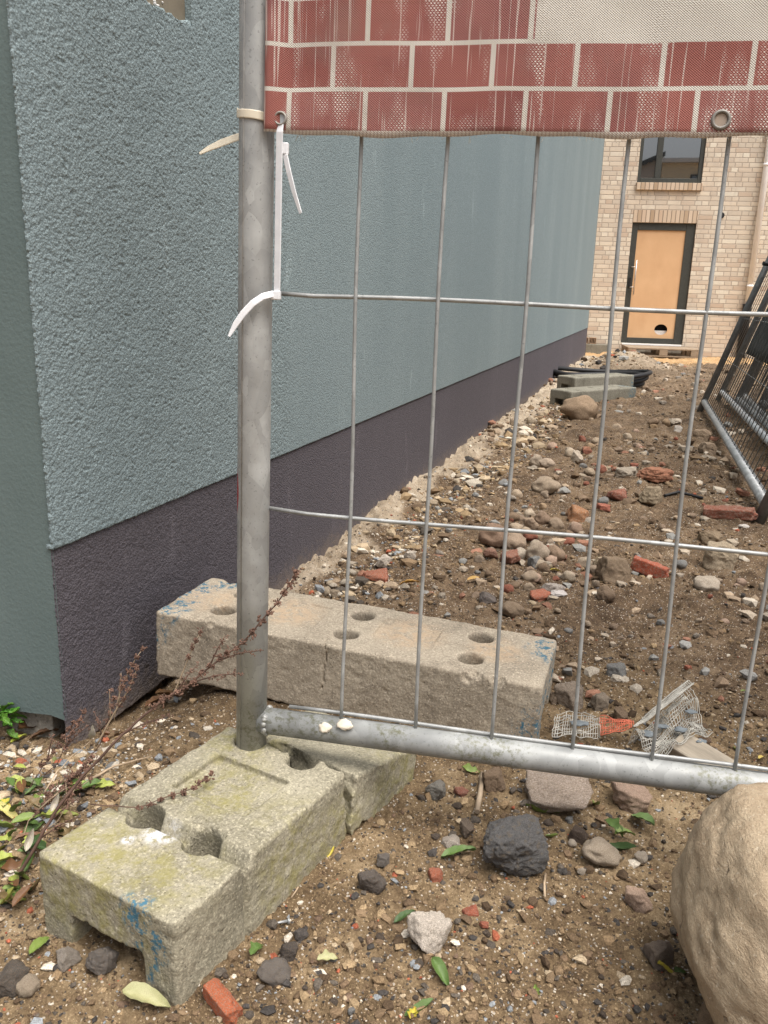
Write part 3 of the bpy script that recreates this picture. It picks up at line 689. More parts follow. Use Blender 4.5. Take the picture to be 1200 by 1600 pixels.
def far_house():
    root = empty('opposite_house', (4.2, -15.5, 0)); tag(root, 'cream house with flat roof across the street, mirrored in the window', 'house')
    cm = plain('cream_render', (0.78, 0.66, 0.46), 0.9); gm = plain('grey_render', (0.60, 0.56, 0.52), 0.9)
    bm = bmesh.new(); bm_box(bm, (2.0, -6, -0.2), (10, 0, 7.35)); link('wall', mesh_bm('wall', bm), cm, root)
    bm = bmesh.new(); bm_box(bm, (1.85, -6.2, 7.36), (10.2, 0.25, 7.56)); link('roof', mesh_bm('roof', bm), M['white'], root)
    bm = bmesh.new(); bm_box(bm, (3.4, -0.02, 4.4), (4.6, 0.05, 6.8)); wnd = link('window', mesh_bm('window', bm), M['frame'], root)
    bm = bmesh.new(); bm_box(bm, (3.48, 0.055, 4.48), (4.52, 0.06, 6.72)); link('pane', mesh_bm('pane', bm), M['glass'], wnd)
    bm = bmesh.new(); vs = [bm.verts.new(v) for v in ((-6, -6.5, -.2), (1.9, -6.5, -.2), (1.9, -6.5, 7.7), (-6, -6.5, 4.4))]
    f = bm.faces.new(vs); r = bmesh.ops.extrude_face_region(bm, geom=[f])
    for v in r['geom']:
        if isinstance(v, bmesh.types.BMVert): v.co.y += 5.8
    link('annex_wall', mesh_bm('annex_wall', bm), gm, root)
    bm = bmesh.new(); vs = [bm.verts.new(v) for v in ((-6.2, -6.7, 4.34), (2.1, -6.7, 7.76), (2.1, -6.7, 7.98), (-6.2, -6.7, 4.56))]
    f = bm.faces.new(vs); r = bmesh.ops.extrude_face_region(bm, geom=[f])
    for v in r['geom']:
        if isinstance(v, bmesh.types.BMVert): v.co.y += 6.3
    link('annex_roof', mesh_bm('annex_roof', bm), M['frame'], root)
far_house()

# ------------------------------------------------------------------ construction fence in front
FP = np.array([-0.1769, 1.037, 0.1803]); FU = np.array([0.983, -0.1833, -0.0085]); FV = np.array([0.0159, 0.0391, 0.9991])
FU /= np.linalg.norm(FU); FV = FV - FU * np.dot(FU, FV); FV /= np.linalg.norm(FV); FN = np.cross(FV, FU)   # FN points away from the camera
FM = frame_matrix(FP, FU, FN, FV)
def fl(s, n, t): return FP + FU * s + FN * n + FV * t
def front_fence():
    root = empty('site_fence_panel', mat=FM)
    tag(root, 'galvanised wire mesh fence panel standing upright across the path', 'fence')
    L, Ht = 3.3, 2.0
    pole_m = galv('pole_steel', (0.345, 0.345, 0.33), moss=[((0.018, -.012, 0.035), 0.055)], metal=0.4, red=((-0.021, -0.004, 0.36 * .35), 0.013))
    tube_m = galv('tube_steel', (0.30, 0.305, 0.295), moss=[((0.045, -.012, 0.04), 0.07), ((0.1, -.012, 0.045), 0.05), ((0.33, -.012, 0.045), 0.08), ((0.2, -.012, 0.05), 0.04), ((.62, -.01, .045), .06)], metal=0.15)
    for s in (0.0, L):
        bm = bmesh.new(); bm_tube(bm, [(s, 0, t) for t in (-0.06, 0.3, 0.7, 1.1, Ht)], 0.021, 40)
        bm_tube(bm, [(s - .0095, -0.0189, -.05), (s - .0095, -0.0189, Ht)], 0.0009, 6)       # weld seam
        po = link('pole', mesh_bm('pole', bm), pole_m, root)
    bm = bmesh.new(); bm_tube(bm, [(s, 0, 0.0365) for s in np.linspace(0.013, L - .013, 12)], [0.0182] * 12, 40)
    tb = link('bottom_tube', mesh_bm('bottom_tube', bm), tube_m, root)
    bm = bmesh.new()
    for k in range(22):
        a = random.random() * 2 * math.pi; bmesh.ops.create_icosphere(bm, subdivisions=2, radius=0.004, matrix=Matrix.Translation((0.022 + .002 * random.random(), 0.0175 * math.cos(a), 0.0365 + 0.0175 * math.sin(a))))
    link('weld_bead', mesh_bm('weld_bead', bm, True), pole_m, tb)
    bm = bmesh.new(); bm_tube(bm, [(0.02, 0, Ht - .02), (L - .02, 0, Ht - .02)], 0.019, 32); link('top_tube', mesh_bm('top_tube', bm), M['galv'], root)
    bm = bmesh.new(); rw = np.random.default_rng(5)
    for t in (0.0585, 0.3355, 0.61, 0.885, 1.16, 1.435, 1.71, 1.95):
        st = 0.053 if t < .1 else 0.018
        bm_tube(bm, [(s, 0.0035 + 0.002 * math.sin(s * 7 + t), t + 0.0016 * math.sin(s * 11 + t * 9) + (.003 if s < .04 and t > .1 else 0)) for s in np.linspace(st, L - .02, 60)], 0.0027, 8)
    for k in range(32):
        s0 = 0.1284 + 0.1015 * k
        if s0 > L - .04: break
        j1, j2, ph = rw.normal(0, .0016), rw.normal(0, .0016), rw.random() * 6
        ts = np.linspace(0.045, 1.97, 40)
        bm_tube(bm, [(s0 + j1 * math.sin(t * 5 + ph) + .0012 * math.sin(t * 13 + ph), -0.001 + j2 * math.sin(t * 4 + ph), t) for t in ts], 0.0024, 8)
    link('wire_mesh', mesh_bm('wire_mesh', bm), M['wire'], root)
front_fence()
def banner():
    root = empty('mesh_banner', mat=FM)
    tag(root, 'red brick patterned mesh banner with cream joints hung along fence top', 'banner')
    ss = np.linspace(0.0172, 3.24, 560); tt = np.linspace(0.7895, 1.9, 120)
    S, T = np.meshgrid(ss, tt, indexing='ij')
    P = np.stack([S * 9, 0 * S, T * 9], -1)
    n = -0.0125 + 0.0028 * fbm(P, 3) + 0.0012 * np.sin(S * 38) * np.exp(-(T - .79) * 9)
    n = np.where(S < 0.045, -0.0125 - 0.0095 * sstep(0.045, 0.018, S), n)
    n -= 0.003 * np.exp(-(((S - .05) / .05) ** 2)) * np.exp(-((T - .80) / .05) ** 2)
    T2 = T + 0.0016 * np.sin(S * 23 + 1) * np.exp(-(T - .79) * 12) + 0.0009 * np.sin(S * 71)* np.exp(-(T - .79) * 30)
    V = np.stack([S, n, T2], -1).reshape(-1, 3); a, b = S.shape; I = np.arange(a * b).reshape(a, b)
    Fq = np.stack([I[:-1, :-1], I[1:, :-1], I[1:, 1:], I[:-1, 1:]], -1).reshape(-1, 4)
    me = mesh_np('printed_mesh', V, Fq); o = link('printed_mesh', me, M['banner'], root)
    md = o.modifiers.new('thick', 'SOLIDIFY'); md.thickness = 0.0009; md.offset = 1
    for (s, t, r) in ((0.0355, 0.8068, 0.0082), (0.521, 0.8068, 0.0105), (1.02, 0.806, 0.0095), (1.52, 0.806, 0.0095), (2.02, 0.806, 0.0095), (2.52, .806, .0095)):
        bm = bmesh.new(); nn = float(np.interp(s, ss, n[:, 2]))
        prof = [(r * .62, -.0008), (r * .66, -.0026), (r * .8, -.0034), (r * .95, -.0024), (r, -.0006)]
        rings = [[bm.verts.new((s + q * math.cos(k * math.pi / 16), nn - .0005 + dn, t + q * math.sin(k * math.pi / 16))) for k in range(32)] for q, dn in prof]
        for A, B in zip(rings, rings[1:]):
            for k in range(32): bm.faces.new((A[k], A[(k + 1) % 32], B[(k + 1) % 32], B[k]))
        g = link('grommet', mesh_bm('grommet', bm, True), M['ring'], root)
        md = g.modifiers.new('thick', 'SOLIDIFY'); md.thickness = 0.0008
        bm = bmesh.new(); bmesh.ops.create_circle(bm, cap_ends=True, segments=28, radius=r * .61, matrix=Matrix.Translation((s, nn - .0012, t)) @ Matrix.Rotation(math.pi / 2, 4, 'X'))
        link('eyelet_gap', mesh_bm('eyelet_gap', bm), plain('eyelet_backing', (0.36, 0.29, 0.23), .9) if s > .1 else M['galv'], g)
    # frayed hem threads
    bm = bmesh.new(); rr = random.Random(4)
    for k in range(90):
        s = 0.03 + rr.random() * 3.1 if k > 60 else 0.03 + rr.random() * .55
        l = 0.001 + rr.random() ** 3 * 0.007; dx = rr.uniform(-.003, .003)
        bm_tube(bm, [(s, -.0128, 0.790), (s + dx * .5, -.0132, 0.790 - l * .6), (s + dx, -.0128, 0.790 - l)], 0.00022, 4)
    link('hem_threads', mesh_bm('hem_threads', bm), M['tie_cream'], root)['kind'] = 'stuff'
banner()
def cable_tie(label, path, width, mat, sidef, head=None, headsize=(0.011, 0.007, 0.009)):
    root = empty('cable_tie', mat=FM); tag(root, label, 'cable tie')
    bm = ribbon(path, width, 0.0014, sidef); link('strap', mesh_bm('strap', bm), M[mat], root)
    if head is not None:
        bm = bmesh.new(); h = headsize; bm_box(bm, (-h[0] / 2, -h[1] / 2, -h[2] / 2), (h[0] / 2, h[1] / 2, h[2] / 2), 0.0012)
        o = link('tie_head', mesh_bm('tie_head', bm), M[mat], root); o.location = head
# round the pole, tail sticking out to the left behind it
pp = []
for k in range(25):
    a = RAD(195 + k * (345 - 195) / 24); pp.append((0.0228 * math.cos(a), 0.0228 * math.sin(a), 0.8145 - 0.0065 * k / 24 + (0.002 if k < 3 else 0)))
pp += [(0.0285, -0.0145, 0.8065), (0.0335, -0.0165, 0.8050)]
back = [(-0.0228, 0.012, 0.812)]
tail = [(-0.084, 0.028, 0.777), (-0.072, 0.029, 0.7835), (-0.056, 0.0285, 0.7895), (-0.040, 0.0275, 0.7945), (-0.022, 0.0245, 0.799), (0.002, 0.0235, 0.8035)]
root = empty('cable_tie', mat=FM); tag(root, 'cream cable tie looped round the pole with its tail poking left', 'cable tie')
bm = ribbon(pp, 0.0095, 0.0015, lambda i: (0, 0, 1)); link('loop', mesh_bm('loop', bm), M['tie_cream'], root)
bm = ribbon(tail, lambda q: 0.0035 + 0.006 * min(1, q * 3), 0.0015, lambda i: (0.15, .25, 1)); link('tail', mesh_bm('tail', bm), M['tie_cream'], root)
cable_tie('long white cable tie hanging from the corner grommet down to the upper wire', [(0.0355, -0.0195, 0.801), (0.0355, -0.0215, 0.792), (0.0345, -0.019, 0.74), (0.0335, -0.016, 0.68), (0.0325, -0.0135, 0.62), (0.0322, -0.0125, 0.609)], 0.0088, 'tie_white', lambda i: (1, -0.25, 0), (0.0315, -0.0145, 0.6085), (0.0115, 0.008, 0.0105))
cable_tie('short white cable tie tail curving left from the upper wire across pole', [(0.029, -0.0195, 0.610), (0.019, -0.0265, 0.6065), (0.008, -0.031, 0.598), (-0.003, -0.034, 0.5855), (-0.012, -0.036, 0.572), (-0.0195, -0.038, 0.5575)], lambda q: 0.0078 if q < .75 else 0.0078 - 0.0045 * (q - .75) * 4, 'tie_white', lambda i: (0.75, 0.1, -0.66))
cable_tie('small white cable tie tail hanging at an angle beside the long tie', [(0.0405, -0.0185, 0.776), (0.0425, -0.0200, 0.766), (0.0475, -0.0215, 0.748), (0.0545, -0.0225, 0.726), (0.0632, -0.0230, 0.703)], lambda q: 0.0068 - 0.0035 * max(0, q - .6) * 2, 'tie_white', lambda i: (1, -0.4, 0.2), (0.041, -0.018, 0.7745), (0.009, 0.006, 0.013))

# ------------------------------------------------------------------ concrete fence feet
def foot_sdf(X, Y, Z, L, W, Hh, holes, grooves, recess, cut=None, chips=(), seed=0.0, hr=0.0225, chan=0.055, cracks=()):
    P = np.stack([X, Y, Z], -1) + seed
    big = fbm(P * 22, 3); rr = 0.0052 + 0.002 * vnoise(P * 30)
    ins = 0.04 * 0 + np.clip((Hh - Z), 0, Hh) * 0.0
    qx = np.abs(X - L / 2) - (L / 2 - rr); qy = np.abs(Y - W / 2) - (W / 2 - rr); qz = np.abs(Z - Hh / 2) - (Hh / 2 - rr)
    d = np.sqrt(np.maximum(qx, 0) ** 2 + np.maximum(qy, 0) ** 2 + np.maximum(qz, 0) ** 2) + np.minimum(np.maximum(qx, np.maximum(qy, qz)), 0) - rr
    d = d + 0.0011 * big + 0.0007 * fbm(P * 120, 2) + 0.004 * np.maximum(0, vnoise(P * 75 + 2) - .62)
    # channel underneath with slanted cheeks
    cw = W / 2 - 0.047 - 0.10 * np.maximum(Z, 0) + 0.002 * big
    ch = np.maximum(np.abs(Y - W / 2) - cw, Z - chan - 0.003 * big); d = np.maximum(d, -ch)
    for (hx, hy) in holes:
        r_ = hr + 0.0012 * vnoise(P * 45 + 3) + 0.006 * np.clip((Z - Hh + 0.008) / 0.008, 0, 1) ** 2 * (0.6 + .5 * vnoise(P * 60))
        d = np.maximum(d, -(np.hypot(X - hx, Y - hy) - r_))
    for gx in grooves:
        gv = np.abs(X - gx + 0.003 * vnoise(P * 14)) - 0.0125 + (Hh - Z) * 0.55
        d = np.maximum(d, -np.where(Z > Hh - 0.03, gv, 1)); d = np.maximum(d, np.where(X < gx, Z - (Hh - .004) + .0015 * big, -1))
        gs = np.abs(X - gx + 0.003 * vnoise(P * 14)) - 0.003
        side = np.minimum(Y, W - Y); d = np.maximum(d, -np.maximum(gs, side - 0.004))
    for (a, b, c, e, dep) in recess:
        bx = np.maximum(np.maximum(a - X, X - b), np.maximum(c - Y, Y - e)); bx = np.maximum(bx, (Hh - dep + 0.002 * big) - Z); d = np.maximum(d, -bx)
    for (cx_, y0, y1) in cracks:
        k_ = np.abs(X - cx_ + 0.006 * vnoise(P * 30) + .004 * vnoise(P * 90)) - 0.0011; d = np.maximum(d, -np.maximum(np.maximum(k_, Y - y1 * .6), .045 - Z + .01 * vnoise(P * 20)))
    for (c, r) in chips:
        d = np.maximum(d, -(np.sqrt((X - c[0]) ** 2 + (Y - c[1]) ** 2 + (Z - c[2]) ** 2) - r + 0.006 * fbm(P * 45, 3)))
    if cut is not None: d = np.maximum(d, cut(X, Y, Z, P))
    return d
def make_foot(name, label, mat, M4, L, W, Hh, h=0.0026, group=None, **kw):
    xs = np.arange(-3 * h, L + 3 * h, h); ys = np.arange(-3 * h, W + 3 * h, h); zs = np.arange(-3 * h, Hh + 3 * h, h)
    X, Y, Z = np.meshgrid(xs, ys, zs, indexing='ij'); X = X.astype(np.float32); Y = Y.astype(np.float32); Z = Z.astype(np.float32)
    F = foot_sdf(X, Y, Z, L, W, Hh, **kw).astype(np.float32)
    V, Fq = snets(F, (xs[0], ys[0], zs[0]), h); me = mesh_np(name, V, Fq)
    o = link(name, me, mat); o.matrix_world = M4; tag(o, label, 'concrete block', group); return o
fa = np.array([0.5, 0.866, 0.0]); fb = np.array([-0.866, 0.5, 0.0]); fo = np.array([-0.199, 0.694, 0.180])
HF = 0.118
conc_front = concrete('mossy_concrete', (0.35, 0.318, 0.235), (0.165, 0.148, 0.105),
    moss=[((0.21, 0.11, 0.115), 0.09), ((0.06, 0.07, 0.118), 0.09), ((0.03, 0.17, 0.1), 0.12), ((0.3, 0.16, .11), .08), ((0.0, 0.1, 0.07), 0.1), ((0.2, 0, 0.06), 0.1), ((0.3, 0, .03), .09), ((0.45, 0, .05), .12)],
    blue=[((0.0, 0.036, 0.075), 0.032), ((0.0, 0.05, 0.045), 0.03), ((0.0, 0.055, 0.1), 0.03)], white=[((0.10, 0.117, 0.118), 0.03), ((.07, .14, .118), .012)])
def cut_near(X, Y, Z, P): return X - (0.318 + 0.008 * fbm(P * 16 + 5, 3) + 0.003 * fbm(P * 70, 2) + 0.02 * (Y - .1))
def cut_far(X, Y, Z, P): return (0.333 + 0.010 * fbm(P * 16 + 9, 3) + 0.003 * fbm(P * 70, 2) + 0.02 * (Y - .1) + 0.25 * np.maximum(0, 0.055 - Z) * (Y < .1)) - X
holesF = [(0.113, 0.067), (0.113, 0.158), (0.315, 0.068), (0.315, 0.158), (0.515, 0.068), (0.515, 0.158)]
recF = [(0.172, 0.262, 0.052, 0.172, 0.011), (0.375, 0.46, 0.052, 0.172, 0.007)]
make_foot('concrete_block', 'mossy near half of broken concrete fence foot with open channel end', conc_front, frame_matrix(fo + np.array([0, 0, -HF]), fa, fb, (0, 0, 1)), 0.36, 0.21, HF,
          holes=holesF, grooves=[0.113], recess=recF[:1], cut=cut_near, group='concrete fence feet')
tilt = Matrix.Translation((.333, 0, HF)) @ Matrix.Rotation(RAD(12), 4, 'Y') @ Matrix.Rotation(RAD(-1.5), 4, 'Z') @ Matrix.Translation((-.333, 0, -HF))
make_foot('concrete_block', 'far half of broken concrete fence foot lying under the bottom tube', conc_front, frame_matrix(fo + np.array([0.010, 0.006, -HF - .014]), fa, fb, (0, 0, 1)) @ tilt, 0.50, 0.205, HF,
          holes=holesF[2:4], grooves=[], recess=[], cut=cut_far, chips=[((0.345, 0.0, 0.0), 0.03), ((.36, 0, .02), .022)], group='concrete fence feet')
# whole foot behind the fence, its left end raised
ra = np.array([0.953, -0.300, -0.035]); ra /= np.linalg.norm(ra); rb = np.array([0.3, 0.954, 0.0]); rb = rb - ra * np.dot(ra, rb); rb /= np.linalg.norm(rb); rc = np.cross(ra, rb)
HR = 0.130
ro = np.array([-0.418, 1.430, 0.212]) - rc * HR
conc_rear = concrete('beige_concrete', (0.455, 0.388, 0.295), (0.24, 0.2, 0.15), moss=[],
    blue=[((0.715, 0.05, 0.06), 0.075), ((0.715, 0.15, 0.09), 0.08), ((0.70, 0.0, 0.04), 0.035), ((0.0, 0.0, 0.08), 0.03), ((0.0, 0.06, 0.1), 0.08), ((0.0, 0.15, 0.1), 0.08), ((0.03, 0.02, 0.13), 0.035), ((0.05, 0.19, 0.13), 0.04), ((.70, .17, .13), .03)],
    sand=[((0.22, 0.11, 0.13), 0.09), ((0.46, 0.11, 0.13), 0.085), ((0.05, 0.1, 0.13), 0.08), ((0.62, 0.11, 0.13), 0.07)])
make_foot('concrete_block', 'whole beige concrete fence foot with six holes lying behind the fence', conc_rear, frame_matrix(ro, ra, rb, rc), 0.715, 0.207, HR,
          holes=[(0.107, 0.062), (0.107, 0.152), (0.354, 0.062), (0.354, 0.152), (0.583, 0.060), (0.583, 0.152)], grooves=[], recess=[(0.40, 0.51, 0.055, 0.16, 0.003), (0.17, 0.29, 0.055, .16, .003)],
          cracks=[(0.334, 0.0, 0.075)], chips=[((0.60, -0.012, 0.135), 0.026), ((0.64, -0.014, 0.137), 0.024), ((0.12, -.014, .138), .022), ((.05, .2, .14), .02)], seed=4.0, hr=0.022, group='concrete fence feet')
# two more feet far down the path
conc_far = concrete('grey_green_concrete', (0.25, 0.235, 0.19), (0.14, 0.13, 0.10), blue=[((0.72, 0.02, 0.06), 0.09), ((0.72, 0.1, 0.08), 0.09)], grain=120)
for (px, py, qx, qy, zt, lab) in ((893, 612, 995, 605, 0.115, 'grey concrete fence foot with bluish end, nearer of two down path'), (899, 590, 992, 586, 0.15, 'plain grey concrete fence foot, farther of two near the black hose')):
    A = atz(px, py, zt); A[2] = 0; Bq = atz(qx, qy, zt); Bq[2] = 0; a_ = (Bq - A); ln = np.linalg.norm(a_); a_ /= ln; b_ = np.array([-a_[1], a_[0], 0])
    A[2] = zt - .12
    make_foot('concrete_block', lab, conc_far, frame_matrix(A, a_, b_, (0, 0, 1)), ln, 0.21, 0.12, h=0.007, holes=[(ln * .16, .06), (ln * .16, .15), (ln * .5, .06), (ln * .5, .15), (ln * .84, .06), (ln * .84, .15)], grooves=[], recess=[], group='concrete fence feet')

# ------------------------------------------------------------------ stack of leaning fence panels on the right
def leaning_stack():
    A = np.array([2.205, 5.782, 0.10]); B = atz(1198, 789, 0.12)
    d = B - A; d /= np.linalg.norm(d)
    side = np.cross(d, (0, 0, 1)); side = side if side[0] > 0 else -side; side[2] = 0; side /= np.linalg.norm(side)
    lean = RAD(17); upv = np.array([0, 0, 1.0]) - d * d[2]; upv /= np.linalg.norm(upv)
    V_ = upv * math.cos(lean) + side * math.sin(lean); V_ -= d * np.dot(V_, d); V_ /= np.linalg.norm(V_); N_ = np.cross(V_, d)
    L, Ht = np.linalg.norm(B - A), 2.0
    root = empty('leaning_fence_panel', mat=frame_matrix(A, d, N_, V_))
    tag(root, 'front panel of the wire fences leaning at the right of the path', 'fence', 'wire fence panels leaning in a stack')
    for s in (0.0, L):
        bm = bmesh.new(); bm_tube(bm, [(s, 0, -.15), (s, 0, Ht)], 0.021, 20); link('pole', mesh_bm('pole', bm), M['galv_dark'], root)
    bm = bmesh.new(); bm_tube(bm, [(0.02, 0, 0), (L - .02, 0, 0)], 0.02, 20); link('bottom_tube', mesh_bm('bottom_tube', bm), M['galv'], root)
    bm = bmesh.new(); bm_tube(bm, [(0.02, 0, Ht - .02), (L - .02, 0, Ht - .02)], 0.02, 20); link('top_tube', mesh_bm('top_tube', bm), M['galv_dark'], root)
    bm = bmesh.new()
    for t in (0.026, 0.32, 0.6, 0.88, 1.16, 1.44, 1.72, 1.94): bm_tube(bm, [(s, 0, t) for s in np.linspace(.02, L - .02, 6)], 0.0025, 6)
    k = 0.1
    while k < L - .05: bm_tube(bm, [(k, -.003, 0.02), (k, -.003, Ht - .03)], 0.0022, 6); k += 0.1
    link('wire_mesh', mesh_bm('wire_mesh', bm), M['galv_dark'], root)
    labs = ['second panel of the leaning wire fences, its shiny tube behind the front mesh', 'third panel of the leaning wire fences behind the shiny tube', 'fourth panel of the leaning wire fence stack', 'fifth panel of the leaning wire fence stack', 'rearmost panel of the leaning wire fence stack']
    dirs = [(0.18, 1.3, 0.5), (0.25, 0.5, 1), (0.32, 1.0, -.5), (0.40, 0.3, 1), (0.48, .8, 0)]
    kids = list(root.children)
    for lab, (off, back, yaw) in zip(labs, dirs):
        r = root.copy(); COL.objects.link(r); r['label'] = lab
        base = A + side * off + d * (-back * .6)
        base[2] = float(ground_z(base[0], base[1], False)) + 0.09
        r.matrix_world = Matrix.Translation(Vector(base)) @ Matrix.Rotation(RAD(yaw), 4, 'Z') @ Matrix.Rotation(RAD(-1 + yaw * .8), 4, Vector(d)) @ frame_matrix((0, 0, 0), d, N_, V_)
        for ch in kids:
            c = ch.copy(); COL.objects.link(c); c.parent = r
            if off == 0.18 and ch.name.startswith('bottom_tube'):
                c.data = ch.data.copy(); c.data.materials[0] = galv('shiny_galvanised_tube', (0.55, 0.57, 0.58), metal=.6)
    # dark sheet leaning behind the panels
    sh = empty('dust_sheet', mat=frame_matrix(A + side * 0.12 + np.array([0, 0, 0.0]), d, N_, V_)); tag(sh, 'dark grey sheeting hanging behind the leaning fence panels', 'sheeting')
    ss = np.linspace(0.06, 3.6, 300); tt = np.linspace(0.36, 1.9, 30); S, T = np.meshgrid(ss, tt, indexing='ij'); P = np.stack([S * 4, 0 * S, T * 1.2], -1)
    Vv = np.stack([S, 0.02 * fbm(P, 3) + 0.012 * fbm(np.stack([S * 26, 0 * S, T * 1.5], -1), 2), T], -1).reshape(-1, 3); a_, b_ = S.shape; I = np.arange(a_ * b_).reshape(a_, b_)
    me = mesh_np('sheet', Vv, np.stack([I[:-1, :-1], I[1:, :-1], I[1:, 1:], I[:-1, 1:]], -1).reshape(-1, 4)); o = link('sheet', me, plain('dark_grey_fabric', (0.06, 0.062, 0.06), .7, 0, 12, .3, .2), sh)
    o.modifiers.new('thick', 'SOLIDIFY').thickness = .003
    # clamp near the top of the stack
    c = aty(1206, 413, 4.9); cl = empty('fence_clamp', c); tag(cl, 'red and black fence clamp on the leaning pole at picture edge', 'clamp')
    bm = bmesh.new(); bm_box(bm, (-.012, -.02, -.03), (.05, .02, .03), .006); link('clamp_body', mesh_bm('clamp_body', bm), plain('red_metal', (0.35, 0.03, 0.025), .5), cl)
    bm = bmesh.new(); bm_tube(bm, [(-.05, 0, 0.004), (-.011, 0, 0)], .012, 12); link('bolt', mesh_bm('bolt', bm), M['black'], cl)
leaning_stack()

# ------------------------------------------------------------------ pallet, hollow bricks, hose
def pallet():
    p0 = BO + BX * 0.02 + BYv * (-0.84); z = float(ground_z(p0[0] + .5, p0[1], False)) - 0.005
    root = empty('wooden_pallet', mat=frame_matrix((p0[0], p0[1], -0.215), BX, BYv, (0, 0, 1))); tag(root, 'weathered wooden pallet laid as a step below the boarded door', 'pallet')
    for k in range(7):
        bm = bmesh.new(); y = k * 0.116; bm_box(bm, (0, y, 0.122), (1.2, y + .1, 0.144), .003); link('board', mesh_bm('board', bm), M['wood'], root)
    for y in (0, .36, .7):
        bm = bmesh.new(); bm_box(bm, (0, y, 0.0), (1.2, y + .1, .02)); link('skid', mesh_bm('skid', bm), M['wood'], root)
        for x in (0.0, 0.53, 1.06):
            bm = bmesh.new(); bm_box(bm, (x, y, 0.022), (x + .14, y + .1, .12), .004); link('block', mesh_bm('block', bm), M['wood'], root)
pallet()
def hollow_bricks():
    mB = plain('sandy_hollow_brick', (0.38, 0.26, 0.17), .9, 0, 50, .25, .3)
    for i, (s, dz, lab) in enumerate(((-0.72, 0.0, 'perforated beige brick leaning at the house foot, beside the blue wall'), (-0.58, 0.0, 'perforated beige brick at the house foot, on the door side'))):
        p0 = BO + BX * s + BYv * (-0.16); root = empty('hollow_brick', mat=frame_matrix((p0[0], p0[1], -0.07), BX, BYv, (0, 0, 1))); tag(root, lab, 'brick', 'perforated bricks by the house foot')
        bm = bmesh.new()
        for (a, b, c, e) in ((0, .12, 0, .012), (0, .12, .10, .112), (0, .012, .014, .098), (.108, .12, .014, .098), (.03, .038, .014, .098), (.056, .064, .014, .098), (.082, .09, .014, .098), ): bm_box(bm, (a, 0, c), (b, .11, e))
        link('shell', mesh_bm('shell', bm), mB, root)
        bm = bmesh.new(); bm_box(bm, (.013, .06, .013), (.107, .1, .099)); link('hole', mesh_bm('hole', bm), M['dark_in'], root)  # solid near-black block paints the shade inside the hollow brick
    # low rubble sill they stand on
    p0 = BO + BX * (-0.75) + BYv * (-0.22); o_ = frame_matrix((p0[0], p0[1], -0.30), BX, BYv, (0, 0, 1))
    bm = bmesh.new(); bm_box(bm, (0, 0, 0), (0.5, 0.2, 0.225), .01); o = link('concrete_block', mesh_bm('concrete_block', bm), conc_far); o.matrix_world = o_; tag(o, 'grey block under the perforated bricks at the end of the blue wall', 'block')
hollow_bricks()
bm = bmesh.new(); hc = atz(945, 597, 0.04); zz = float(ground_z(hc[0], hc[1] + .2))
for k in range(3):
    bm_tube(bm, [(hc[0] + .05 + (0.42 + .03 * k) * math.cos(a), hc[1] + .45 + (0.30 + .03 * k) * math.sin(a), zz + .05 + 0.035 * k + .02 * math.sin(2 * a + k)) for a in np.linspace(0, 6.2, 40)], 0.022, 8)
tag(link('hose', mesh_bm('hose', bm), M['black']), 'coiled black hose lying behind the two far concrete feet', 'hose')

# ------------------------------------------------------------------ stones
def ico(sub): 
    bm = bmesh.new(); bmesh.ops.create_icosphere(bm, subdivisions=sub, radius=1.0); V = np.array([v.co[:] for v in bm.verts]); Fq = np.array([[v.index for v in f.verts] for f in bm.faces]); bm.free(); return V, Fq
ICO = {k: ico(k) for k in (1, 3, 4, 5, 6)}
def round_stone_mesh(seed, sub=4, amp=0.26, fine=0.035):
    V, Fq = ICO[sub]; n = 1 + amp * fbm(V * 0.9 + seed * 3.1, 2)[:, None] + amp * .35 * fbm(V * 2.6 + seed, 3)[:, None] + fine * fbm(V * 12 + seed, 3)[:, None]
    return mesh_np('stone', V * n, Fq)
def angular_mesh(seed, sub=4, planes=11, fine=0.02, soft=0.02):
    """icosphere cut by random planes: faceted broken stone"""
    r_ = np.random.default_rng(seed); V, Fq = ICO[sub]; V = V / np.linalg.norm(V, axis=1)[:, None]
    nn = r_.normal(size=(planes, 3)); nn /= np.linalg.norm(nn, axis=1)[:, None]; nn = np.concatenate([nn, [[0, 0, 1], [0, 0, -1], [1, .2, 0], [-1, -.1, .1], [0.1, 1, 0], [0, -1, .1]]]); nn /= np.linalg.norm(nn, axis=1)[:, None]
    dd = r_.uniform(0.62, 0.95, len(nn)); dot = V @ nn.T
    rad = np.where(dot > 0.05, dd / np.maximum(dot, .05), 9); 
    k = 1 / max(soft, .004); rad = -np.log(np.exp(-k * np.minimum(rad, 3)).sum(1)) / k
    rad = rad * (1 + fine * fbm(V * 7 + seed, 5, gain=.62) + 0.09 * fbm(V * 2.2 + seed, 2))
    return mesh_np('stone', V * rad[:, None], Fq)
ROUND = [round_stone_mesh(i + 1) for i in range(6)]; ANG = [angular_mesh(i + 11, 5, fine=0.05, soft=.012) for i in range(8)]
LOWR = [round_stone_mesh(i + 31, 3) for i in range(5)]; LOWA = [angular_mesh(i + 51, 3, fine=.06) for i in range(7)]
for me in ROUND + ANG + LOWR + LOWA: me.materials.append(M['stone'])
